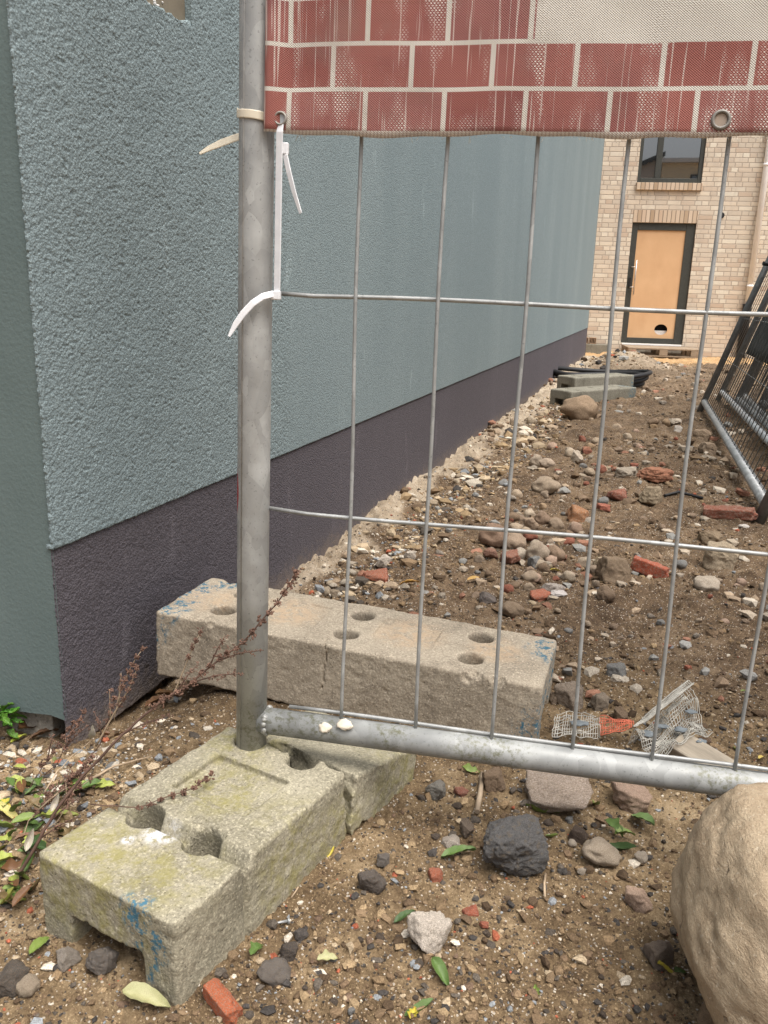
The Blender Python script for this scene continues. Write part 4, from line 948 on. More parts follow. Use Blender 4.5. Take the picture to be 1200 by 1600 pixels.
def stone(px, py, wp, hp, shape, col, label, name='stone', cat='stone', group=None, rot=None, sink=0.22, flat=None, mesh=None, mat=None, low=False):
    g = at(px, py + hp * 0.38); dep = depth_of(g); W = wp * dep / FPX
    pitch = math.atan2(HCAM - g[2], math.hypot(g[0], g[1]))
    Hh = hp * dep / FPX / (0.55 * math.cos(pitch) + 0.55 * math.sin(pitch))
    if flat is None: flat = min(0.95, max(0.35, 0.9 * Hh / W))
    i = int(abs(px * 7 + py * 13))
    pool = (LOWR if low else ROUND) if shape == 'round' else (LOWA if low else ANG)
    me = mesh or pool[i % len(pool)]
    o = bpy.data.objects.new(name, me); COL.objects.link(o)
    dn = np.array([g[0], g[1], 0]); dn /= np.linalg.norm(dn)
    a = i * 0.7 if rot is None else rot
    sx = W / 2 * 0.97; sy = W / 2 * (0.85 if shape == 'round' else 0.8); sz = W / 2 * flat
    o.scale = (sx, sy, sz)
    face = math.atan2(-dn[0], dn[1])
    o.rotation_euler = ((i % 5 - 2) * .06, (i % 7 - 3) * .07, face + (a if rot is not None else ((i % 9) - 4) * .12))
    ctr = g + dn * sy * 0.3
    o.location = (ctr[0], ctr[1], float(ground_z(ctr[0], ctr[1], True)) + sz * (1 - 2 * sink) * .9)
    o.color = (*col, 1)
    if mat: 
        o.material_slots[0].link = 'OBJECT'; o.material_slots[0].material = mat
    tag(o, label, cat, group); return o
GREY = (0.30, 0.28, 0.25); BEI = (0.40, 0.33, 0.25); PALE = (0.52, 0.47, 0.40); DARK = (0.09, 0.085, 0.08); BRN = (0.20, 0.145, 0.10); RED = (0.36, 0.09, 0.045); DRED = (0.25, 0.075, 0.05); BLG = (0.20, 0.225, 0.24); PINK = (0.46, 0.34, 0.27); TAN = (0.34, 0.25, 0.16)
# the big boulder and the stone peeping below it
def boulder():
    V, Fq = ICO[6]; V = V / np.linalg.norm(V, axis=1)[:, None]
    e = 3.1; rad = (np.abs(V[:, 0]) ** e + np.abs(V[:, 1]) ** e + np.abs(V[:, 2]) ** e) ** (-1 / e)
    rad = rad * (1 + 0.03 * fbm(V * 1.4 + 2.2, 3) + 0.014 * fbm(V * 5 + 7, 4) + 0.004 * np.abs(fbm(V * 11 + 3, 4)) + 0.0035 * fbm(V * 40, 3))
    P = V * rad[:, None]; ln = P @ np.array([0.55, -0.5, -0.35]) - 0.30 + .10 * fbm(V * 2 + 1, 2)
    rad = rad - 0.04 * sstep(0.0, 0.06, ln) * sstep(0.5, .1, ln)
    for (dv, w0, ph) in (((0.2, -.5, .8), 9, 1.0), ((.7, .3, .5), 7, 4.0), ((-.5, .2, .8), 8, 8.0)):      # thin cracks
        cr = (V @ np.array(dv)) + .12 * fbm(V * 2.6 + ph, 4); msk = sstep(-.1, .25, fbm(V * 1.7 + ph * 2, 2)); rad = rad - 0.014 * np.exp(-(cr / .012) ** 2) * msk
    rad = rad - 0.010 * np.maximum(0, fbm(V * 8 + 13, 4) - .35)
    P = V * rad[:, None] * np.array([0.203, 0.158, 0.115])
    me = mesh_np('boulder', P, Fq); o = link('boulder', me, M['boulder']); o.location = (0.513, 0.668, 0.170); o.rotation_euler = (0, 0.356, -0.094)
    tag(o, 'large smooth tan boulder in the lower right corner', 'boulder')
boulder()
stone(1120, 1592, 60, 50, 'round', TAN, 'small tan stone half buried under the big tan boulder')
asph = angular_mesh(77, 6, 34, 0.055, 0.07); asph.materials.append(M['asphalt'])
stone(794, 1302, 146, 156, 'ang', DARK, 'dark grey asphalt lump on the sand below the fence tube', 'asphalt_lump', 'asphalt lump', mesh=asph, rot=0.4, sink=.12, flat=.78)
cb = angular_mesh(80, 5, 9, 0.04, 0.03); cb.materials.append(M['stone'])
stone(866, 1232, 130, 76, 'ang', (0.42, 0.36, 0.31), 'pinkish grey broken concrete slab tucked under the fence tube', 'concrete_chunk', 'rubble', mesh=cb, rot=0.1, sink=.1, flat=.5)
stone(982, 1246, 76, 46, 'ang', PINK, 'pinkish stone under the tube between concrete slab and tan boulder', rot=.2)
wc = angular_mesh(84, 5, 10, 0.05, 0.04); wc.materials.append(M['stone'])
stone(673, 1450, 66, 86, 'ang', (0.74, 0.69, 0.62), 'pale chalky concrete lump alone on the foreground sand', 'concrete_chunk', 'rubble', mesh=wc, rot=.5, flat=.95, sink=.12)
H_ = [
 (773, 1218, 40, 34, 'ang', BRN, 'brown angular stone under the tube, left of the pink slab'),
 (680, 1238, 40, 30, 'ang', (0.22, 0.23, 0.22), 'thin grey-green slate shard near the broken fence foot'),
 (728, 1280, 30, 66, 'ang', (0.15, 0.125, 0.105), 'dark upright stone shard leaning on the asphalt lump'),
 (704, 1318, 36, 22, 'ang', (0.45, 0.42, 0.38), 'grey and white crusted stone left of the asphalt lump'),
 (582, 1379, 50, 34, 'ang', (0.11, 0.105, 0.105), 'flat charcoal stone on sand right of the mossy fence foot'),
 (429, 1520, 52, 28, 'round', (0.16, 0.155, 0.15), 'oval dark grey pebble beside the mossy fence foot'),
 (452, 1487, 38, 26, 'ang', (0.055, 0.055, 0.058), 'black slag lump above the oval dark pebble'),
 (469, 1456, 24, 24, 'ang', (0.07, 0.075, 0.085), 'small black stone beside the loose screw'),
 (936, 1338, 56, 26, 'round', (0.46, 0.40, 0.32), 'flat beige pebble between asphalt lump and boulder'),
 (997, 1406, 50, 38, 'ang', (0.62, 0.46, 0.36), 'pale pink flint with white crust left of the boulder'),
 (1032, 1490, 46, 44, 'ang', (0.24, 0.2, 0.165), 'grey brown stone half sunk beside the boulder base'),
 (1001, 1338, 20, 22, 'round', PALE, 'small pale pebble by the green leaves near boulder'),
 (905, 1303, 30, 30, 'ang', (0.07, 0.055, 0.05), 'small black clod right of the asphalt lump'),
 (894, 1318, 14, 10, 'round', PALE, 'tiny white pebble right of the asphalt lump'),
 (908, 1360, 16, 18, 'ang', PALE, 'small white shard below the flat beige pebble'),
 (600, 1345, 26, 18, 'ang', (0.14, 0.14, 0.14), 'small grey stone above the flat charcoal stone'),
 (45, 1540, 34, 30, 'round', (0.42, 0.36, 0.28), 'pale rounded pebble at the lower left before the fence foot'),
 (160, 1500, 58, 42, 'ang', (0.16, 0.155, 0.15), 'dark slaty stone in front of the foot channel'),
 (105, 1492, 40, 34, 'ang', (0.33, 0.31, 0.28), 'grey crumbly mortar lump at the foot channel mouth'),
 (20, 1530, 60, 50, 'ang', (0.1, 0.095, 0.09), 'dark stone slab at the left edge of the foreground'),
 (965, 1050, 36, 24, 'ang', BLG, 'bluish grey stone on the dirt above the mesh scrap'),
 (937, 1096, 40, 38, 'ang', (0.27, 0.235, 0.19), 'squarish grey stone behind the mesh scrap'),
 (968, 1112, 30, 42, 'ang', BRN, 'brown upright shard behind the mesh scrap'),
 (892, 1085, 50, 46, 'ang', (0.30, 0.26, 0.22), 'crusty grey rubble lump right of the beige foot end'),
 (868, 1075, 26, 60, 'ang', (0.33, 0.27, 0.21), 'upright beige stone against the blue-painted foot end'),
 (1128, 866, 56, 54, 'ang', (0.42, 0.36, 0.27), 'cream tilted broken brick at right below the lower wire'),
 (1103, 914, 40, 20, 'round', PALE, 'flat whitish pebble at right below the cream broken brick'),
 (1022, 746, 66, 22, 'ang', (0.36, 0.16, 0.10), 'flat slab half red half grey in the rubble ridge'),
 (978, 741, 44, 18, 'ang', (0.36, 0.33, 0.28), 'flat grey slab left of the half red slab'),
 (1015, 775, 46, 30, 'ang', (0.34, 0.29, 0.21), 'beige angular block just below the half red slab'),
 (905, 642, 56, 30, 'round', (0.28, 0.21, 0.145), 'rounded brown boulder in front of the two far concrete feet'),
 (962, 892, 56, 44, 'ang', (0.22, 0.17, 0.12), 'brown tilted stone chunk left of the bright red brick'),
 (1108, 842, 44, 22, 'ang', (0.24, 0.19, 0.13), 'low brown clod above the cream broken brick'),
 (800, 848, 44, 26, 'round', (0.38, 0.30, 0.23), 'pale tan cobble at the left end of the cobble heap'),
 (772, 842, 50, 26, 'round', (0.25, 0.17, 0.125), 'reddish brown cobble left of the pale tan cobble'),
 (838, 866, 34, 26, 'round', (0.42, 0.36, 0.29), 'light cream cobble in the middle of the cobble heap'),
 (866, 868, 28, 22, 'round', (0.30, 0.22, 0.16), 'brown cobble right of the light cream cobble'),
 (838, 880, 24, 18, 'ang', BLG, 'blue grey stone under the light cream cobble'),
 (811, 868, 26, 14, 'round', PALE, 'flat white cobble left of the light cream cobble'),
 (862, 922, 48, 22, 'ang', (0.40, 0.38, 0.36), 'flat grey stone beside the white scrap in the cobbles'),
 (940, 880, 34, 18, 'ang', (0.44, 0.37, 0.27), 'cream flat stone right of the cobble heap'),
 (946, 930, 30, 24, 'round', (0.19, 0.14, 0.1), 'dark brown stone below the brown tilted chunk'),
 (830, 819, 26, 26, 'ang', (0.36, 0.28, 0.21), 'pointed beige stone above the lower wire'),
 (847, 809, 22, 20, 'round', (0.26, 0.19, 0.14), 'brown cobble beside the pointed beige stone'),
 (869, 820, 24, 16, 'round', (0.30, 0.24, 0.18), 'flat brown cobble on the lower wire line'),
 (760, 935, 30, 20, 'ang', (0.13, 0.125, 0.13), 'dark grey stone on dirt above the beige foot'),
 (800, 955, 34, 20, 'round', (0.27, 0.21, 0.15), 'brown stone at the far right edge of the beige foot'),
 (600, 878, 26, 26, 'ang', (0.62, 0.58, 0.52), 'white mortar lump beside the wall in the rubble'),
 (640, 868, 24, 26, 'ang', (0.60, 0.56, 0.50), 'second white mortar lump touching the third tall wire'),
 (900, 716, 26, 20, 'ang', (0.50, 0.45, 0.38), 'pale angular stone alone in mid path'),
 (852, 762, 40, 20, 'round', (0.36, 0.30, 0.23), 'beige stone pair member in the path left of the ridge'),
 (838, 722, 22, 14, 'round', (0.36, 0.31, 0.25), 'small rounded stone pair, left one'),
 (856, 725, 26, 12, 'round', (0.42, 0.35, 0.28), 'small rounded stone pair, right one'),
 (1098, 684, 30, 16, 'ang', (0.32, 0.25, 0.18), 'beige stone by the leaning fence tube, upper one'),
 (1108, 702, 28, 16, 'ang', (0.34, 0.27, 0.2), 'beige stone by the leaning fence tube, lower one'),
 (1054, 660, 26, 8, 'ang', PALE, 'flat whitish slab far in the path'),
 (1060, 670, 14, 12, 'ang', (0.62, 0.6, 0.57), 'bright white triangular shard far in the path'),
 (760, 700, 0, 0, '', None, None),
]
for r_ in H_:
    if r_[2]: stone(*r_[:7])
# bricks
def brick_mesh(seed, L=1.0, W=0.5, Hh=0.36, cut=0.3):
    h = 0.025; xs = np.arange(-L / 2 - .1, L / 2 + .1, h); ys = np.arange(-W / 2 - .1, W / 2 + .1, h); zs = np.arange(-Hh / 2 - .1, Hh / 2 + .1, h)
    X, Y, Z = np.meshgrid(xs, ys, zs, indexing='ij'); P = np.stack([X, Y, Z], -1) + seed; rr = .03
    q = [np.abs(X) - L / 2 + rr, np.abs(Y) - W / 2 + rr, np.abs(Z) - Hh / 2 + rr]
    d = np.sqrt(sum(np.maximum(k, 0) ** 2 for k in q)) + np.minimum(np.maximum(q[0], np.maximum(q[1], q[2])), 0) - rr + .012 * fbm(P * 7, 3)
    d = np.maximum(d, X + 0.5 * Y * np.sin(seed) - L / 2 * (1 - cut) + .09 * fbm(P * 4, 3)); d = np.maximum(d, Z * .9 + 0.5 * Y - Hh * .47 + .05 * fbm(P * 5 + 3, 3))
    V, Fq = snets(d.astype(np.float32), (xs[0], ys[0], zs[0]), h); V = V / np.abs(V[:, 0]).max()
    me = mesh_np('brick', V, Fq); me.materials.append(M['stone']); return me
BR = [brick_mesh(3.3, 1.0, 0.5, 0.4, 0.1)] + [angular_mesh(i + 301, 4, 5 + i % 3, 0.07, .02) for i in range(6)]
for me in BR[1:]: me.materials.append(M['brickbit'])
BR[0].materials.clear(); BR[0].materials.append(M['brickbit'])
for i, (px, py, wp, hp, col, lab, rot, fl_) in enumerate([
 (350, 1556, 78, 78, (0.60, 0.15, 0.06), 'bright orange-red brick piece beside the mossy fence foot', -1.0, 0.95),
 (680, 1364, 30, 24, (0.46, 0.11, 0.05), 'small orange brick bit above the pale chalky lump', 0.2, 0.9),
 (737, 1421, 30, 18, (0.46, 0.10, 0.05), 'thin red brick flake right of the chalky lump', 0.3, 0.6),
 (757, 1444, 16, 16, (0.46, 0.10, 0.05), 'tiny red brick crumb below the red flake', 0.3, 0.9),
 (33, 1190, 22, 14, (0.50, 0.11, 0.04), 'bright red brick chip on the gravel by the house corner', 0.1, 0.8),
 (1016, 890, 62, 34, (0.42, 0.085, 0.045), 'bright red brick right of the brown tilted chunk', -0.15, 0.9),
 (842, 930, 40, 22, (0.42, 0.11, 0.06), 'orange brick flake at the bottom of the cobble heap', 0.4, 0.5),
 (902, 806, 46, 24, (0.34, 0.15, 0.06), 'orange brown half brick on the lower wire line', 0.1, 0.95),
 (966, 774, 34, 20, (0.27, 0.075, 0.05), 'dark red brick piece left of the beige angular block', 0.3, 0.95),
 (943, 794, 24, 14, (0.36, 0.08, 0.05), 'red brick bit right of the fourth tall wire', 0.2, 0.8),
 (1140, 803, 84, 20, (0.25, 0.075, 0.05), 'long dark red brick lying before the leaning fence', 0.03, 0.5),
 (1158, 771, 22, 14, (0.34, 0.12, 0.07), 'small red stone by the leaning fence foot', 0.1, 0.8),
 (990, 725, 16, 12, (0.34, 0.08, 0.05), 'small red brick bit above the grey slab', 0.1, 0.8),
 (916, 700, 18, 14, (0.34, 0.14, 0.08), 'small orange brick bit in mid path', 0.1, 0.8),
 (590, 901, 50, 16, (0.36, 0.10, 0.055), 'flat red brick piece near the white mortar lumps', 0.1, 0.5),
 (800, 868, 34, 26, (0.27, 0.09, 0.06), 'dark red brick under the pale tan cobble', 0.6, 0.9),
 (768, 862, 24, 20, (0.24, 0.10, 0.07), 'reddish brick lump at left end of the heap', 0.6, 0.9),
 (632, 1245, 0, 0, None, None, 0, 0),
 (720, 1233, 28, 24, (0.26, 0.07, 0.045), 'dark red tile shard between slate shard and tube', 0.7, 0.5),
 (1075, 1042, 14, 10, (0.42, 0.1, 0.05), 'tiny red brick chip on dirt above the mesh scrap', 0.7, 0.8),
 (960, 1275, 20, 34, (0.50, 0.30, 0.20), 'pale pink tile piece among leaves near the boulder', 1.2, 0.5),
]):
    if wp: stone(px, py, wp, hp, 'brick', col, lab, 'brick_piece', 'brick', mesh=BR[0 if wp > 58 else 1 + i % 6], rot=rot, flat=fl_ * (1.0 if wp > 58 else .8), sink=.25)

# the rest of the loose stones: look-alikes share a label with their group
def scatter():
    r_ = np.random.default_rng(21)
    kinds = {
     'cobble': ('rounded brownish cobble in the cobble heap behind the lower wire', 'cobbles heaped behind the lower wire'),
     'rubble': ('small angular stone lying in the rubble strip beyond the fence', 'small stones strewn over the rubble strip'),
     'far': ('small pale stone on the churned dirt far down the path', 'small stones far down the path'),
     'wall': ('crumbly pale mortar lump along the foot of the plinth', 'mortar lumps along the plinth'),
     'sand': ('small dark pebble on the foreground sand', 'small pebbles on the foreground sand'),
     'left': ('small grey pebble on the gravel by the house corner', 'pebbles by the house corner')}
    pal = [GREY, BEI, BRN, PINK, TAN, (0.34, 0.28, 0.22), (0.44, 0.38, 0.30), BLG, DRED, (0.26, 0.2, 0.15)]
    def go(n, kind, gen, szf, shapes, cols):
        for i in range(n):
            px, py = gen(); wp = szf(); c = cols[r_.integers(len(cols))]; c = tuple(np.clip(np.array(c) * r_.uniform(.8, 1.2), 0, .7))
            stone(float(px), float(py), float(wp), float(wp * r_.uniform(.4, .72)), shapes[r_.integers(len(shapes))], c, kinds[kind][0], name='pebble' if kind in ('sand', 'left') else ('cobble' if kind == 'cobble' else 'stone'), cat='stone', group=kinds[kind][1], low=True, sink=r_.uniform(.22, .42))
    go(60, 'cobble', lambda: (r_.normal(845, 48), r_.uniform(800, 925)), lambda: 8 + 20 * r_.random() ** 1.6, ['round', 'ang', 'ang'], pal)
    def gen_r():
        while True:
            x, y = r_.uniform(600, 1200), r_.uniform(640, 1000)
            if x > 560 + (930 - y) * .95 * .9 and x < 1085 + (y - 640) * .75: return x, y
    go(110, 'rubble', gen_r, lambda: 5 + 13 * r_.random() ** 2, ['round', 'ang', 'ang'], pal)
    def gen_ridge(): 
        t = r_.random(); return 830 + 200 * t + r_.normal(0, 30), 800 - 130 * t + r_.normal(0, 26)
    go(40, 'rubble', gen_ridge, lambda: r_.uniform(8, 20), ['ang', 'ang', 'round'], pal)
    go(26, 'far', lambda: (r_.uniform(960, 1100), r_.uniform(572, 660)), lambda: r_.uniform(5, 13), ['ang'], [PALE, BEI, GREY, BRN])
    def gen_w():
        t = r_.random() ** 1.3; px = 500 + 360 * t; py = 905 - 300 * t + r_.uniform(8, 40) * (1 - t * .5); return px + r_.uniform(0, 14), py
    go(22, 'wall', gen_w, lambda: r_.uniform(9, 22), ['round', 'ang'], [(0.44, 0.38, 0.29), (0.38, 0.32, 0.24), (0.50, 0.46, 0.39), (0.40, 0.33, 0.25)])
    def gen_s():
        while True:
            x, y = r_.uniform(290, 1060), r_.uniform(1240, 1598)
            if x > 560 - (y - 1290) * .95: return x, y
    go(60, 'sand', gen_s, lambda: r_.uniform(7, 17), ['ang', 'ang', 'round'], [DARK, DARK, (0.07, 0.06, 0.055), BLG, BRN, (0.06, 0.05, 0.045)])
    go(26, 'left', lambda: (r_.uniform(0, 190), r_.uniform(1165, 1260)), lambda: r_.uniform(8, 18), ['round', 'ang'], [GREY, PALE, BLG, BEI])
scatter()

# ------------------------------------------------------------------ grit (countless): one object
def grit():
    r_ = np.random.default_rng(9)
    def sample(n):
        th = np.radians(r_.uniform(-38, 34, n)); r = np.exp(r_.uniform(math.log(0.62), math.log(12.5), n)); return r * np.sin(th), r * np.cos(th), r
    x, y, r = sample(85000)
    dx, dy = x - CW[0], y - CW[1]; s = dx * WD[0] + dy * WD[1]; d = dx * WN[0] + dy * WN[1]
    keep = ~((d < 0.004) & (s > -.005) & (s < WALL_LEN + .1))
    P = np.stack([x, y, 0 * x], -1); cl = fbm(P * 3.2, 3); keep &= (r_.random(len(x)) < np.clip(.62 + cl * .6, .1, 1))
    # not on top of the concrete feet or the boulder
    for (o, a, b, L, W) in ((fo, fa, fb, .6, .21), (np.array([-.418, 1.43, 0]), ra, rb, .715, .207)):
        u_ = (x - o[0]) * a[0] + (y - o[1]) * a[1]; v_ = (x - o[0]) * b[0] + (y - o[1]) * b[1]; keep &= ~((u_ > 0) & (u_ < L) & (v_ > 0) & (v_ < W))
    keep &= ~(np.hypot((x - .53) / .15, (y - .672) / .12) < .9)
    x, y, r, s, d = x[keep], y[keep], r[keep], s[keep], d[keep]
    # denser pebbly strip along the wall and by the house corner
    m = 6000; ss = np.exp(r_.uniform(math.log(.25), math.log(10), m)); dd = np.abs(r_.normal(0.17, .06, m)) * np.interp(ss, [0, 2, 10], [1, 1.3, 2.4]); q = CW[None] + WD[None] * ss[:, None] + WN[None] * dd[:, None]
    u_ = (q[:, 0] + .418) * ra[0] + (q[:, 1] - 1.43) * ra[1]; v_ = (q[:, 0] + .418) * rb[0] + (q[:, 1] - 1.43) * rb[1]; q = q[~((u_ > 0) & (u_ < .715) & (v_ > -.01) & (v_ < .21))]
    m2 = 3200; q2 = np.stack([r_.normal(-.60, .16, m2), r_.normal(1.12, .12, m2), np.zeros(m2)], -1)
    u_ = (q2[:, 0] - fo[0]) * fa[0] + (q2[:, 1] - fo[1]) * fa[1]; v_ = (q2[:, 0] - fo[0]) * fb[0] + (q2[:, 1] - fo[1]) * fb[1]; q2 = q2[~((u_ > -.01) & (u_ < .6) & (v_ < .215) & (v_ > -.1))]
    e2 = (q2 - CW[None]); q2 = q2[~(((e2 @ WD) > -.004) & ((e2 @ WN) < .01))]
    n0 = len(x); x = np.concatenate([x, q[:, 0], q2[:, 0]]); y = np.concatenate([y, q[:, 1], q2[:, 1]]); r = np.hypot(x, y); n = len(x)
    size = 0.0011 * (1 / np.maximum(r_.random(n), .012)) ** 0.5 * np.clip(r, .6, 14) ** 0.62
    size = np.minimum(size, np.where(y > 1.4, 0.0125, 0.0070) * np.clip(r, .8, 14) ** .55)
    size[n0:] *= 1.15
    z = ground_z(x, y) + size * .25
    V0, F0 = ICO[1]; nv = len(V0)
    base = V0[None] * (1 + 0.28 * r_.normal(size=(n, nv, 1)).clip(-1.3, 1.3))
    sc = np.stack([size * r_.uniform(.8, 1.5, n), size * r_.uniform(.7, 1.2, n), size * r_.uniform(.5, .9, n)], -1)
    base = base * sc[:, None, :]; an = r_.uniform(0, 6.28, n); ca, sa = np.cos(an)[:, None], np.sin(an)[:, None]
    X = base[..., 0] * ca - base[..., 1] * sa + x[:, None]; Y = base[..., 0] * sa + base[..., 1] * ca + y[:, None]; Z = base[..., 2] + z[:, None]
    V = np.stack([X, Y, Z], -1).reshape(-1, 3); Fq = (F0[None] + (np.arange(n) * nv)[:, None, None]).reshape(-1, 3)
    me = mesh_np('grit', V, Fq, False)
    pal = np.array([(0.055, 0.05, 0.047), (0.10, 0.085, 0.07), (0.16, 0.11, 0.066), (0.225, 0.158, 0.092), (0.30, 0.22, 0.13), (0.40, 0.32, 0.22), (0.56, 0.51, 0.43), (0.24, 0.26, 0.28), (0.35, 0.11, 0.06), (0.14, 0.095, 0.065)])
    pr = np.array([.13, .12, .17, .19, .15, .07, .05, .04, .02, .06]); pr /= pr.sum()
    ci = r_.choice(len(pal), n, p=pr); prw = np.array([.05, .08, .08, .1, .18, .22, .16, .10, .02, .01]); prw /= prw.sum(); ci[n0:] = r_.choice(len(pal), n - n0, p=prw)
    clod = (np.arange(n) < n0) & (r_.random(n) < np.where(y > 1.35, .62, .3)); dirtp = np.array([(0.10, 0.068, 0.042), (0.155, 0.106, 0.066), (0.21, 0.148, 0.09), (0.075, 0.05, 0.03)])
    base_c = pal[ci]; pale2 = (np.arange(n) < n0) & (size > .006 * np.clip(r, .8, 14) ** .5) & (y > 1.4); pp_ = np.array([(0.40, 0.34, 0.27), (0.48, 0.43, 0.36), (0.3, 0.26, 0.21), (0.36, 0.28, 0.2), (0.22, 0.16, 0.11), (0.27, .14, .095), (.25, .25, .24)]); base_c[pale2] = pp_[r_.integers(7, size=pale2.sum())]; clod &= ~pale2 | (r_.random(n) < .35); base_c[clod] = dirtp[r_.integers(4, size=clod.sum())]
    col = np.clip(base_c * r_.uniform(.8, 1.2, (n, 1)), 0, .8)
    col = np.repeat(np.concatenate([col, np.ones((n, 1))], -1), nv, 0).astype(np.float32)
    a = me.color_attributes.new('tint', 'FLOAT_COLOR', 'POINT'); a.data.foreach_set('color', col.ravel())
    o = link('gravel', me, M['grit']); tag(o, 'fine mixed grit and crumbs scattered over the whole yard', 'gravel', kind='stuff')
grit()

# ------------------------------------------------------------------ leaves and weeds
def leaf_mesh(seed, curl=0.5, wid=0.42, lobes=0):
    n, m = 14, 7; V = []; 
    for i in range(n):
        t = i / (n - 1); hw = wid * math.sin(math.pi * t ** 0.8) ** 0.85 * .5 + .004
        if lobes: hw *= 1 + 0.28 * math.sin(t * 17 + seed)
        for j in range(m):
            u_ = (j / (m - 1)) * 2 - 1
            zc = 0.30 * curl * math.sin(t * 2.6 + seed) + 0.9 * curl * u_ * u_ * hw + (0.05 * abs(u_)) - .012 * (abs(u_) < .2) + .015 * math.sin(t * 26 - abs(u_) * 3) + .03 * math.sin(seed * 3 + t * 8 + u_ * 2) * curl
            V.append((t - .5, hw * u_, zc))
    I = np.arange(n * m).reshape(n, m); Fq = np.stack([I[:-1, :-1], I[1:, :-1], I[1:, 1:], I[:-1, 1:]], -1).reshape(-1, 4)
    me = mesh_np('leaf', V, Fq); me.materials.append(M['leaf']); return me
LEAF = [leaf_mesh(i * 1.3 + .4, 0.35 + .2 * (i % 4), 0.36 + .06 * (i % 3), lobes=(i % 3 == 2)) for i in range(7)]
LG, MG, DG, YE, YG, BRL, PA = (0.20, 0.27, 0.065), (0.105, 0.175, 0.045), (0.055, 0.105, 0.03), (0.55, 0.45, 0.07), (0.38, 0.42, 0.10), (0.17, 0.08, 0.035), (0.42, 0.40, 0.22)
def leaf(px, py, lp, col, rot, label, group='fallen leaves on the ground', zoff=0.004, tip=0.15, k=None):
    g = at(px, py); dep = depth_of(g); L = lp * 1.22 * dep / FPX; i = int(px * 3 + py)
    o = bpy.data.objects.new('fallen_leaf', LEAF[(i if k is None else k) % 7]); COL.objects.link(o); o.scale = (L, L, L)
    o.location = (g[0], g[1], float(ground_z(g[0], g[1])) + zoff + L * .06); o.rotation_euler = (((i % 5) - 2) * .12, tip * ((i % 3) - 1) * 1.2, RAD(rot)); o.color = (*col, 1)
    tag(o, label, 'leaf', group); return o
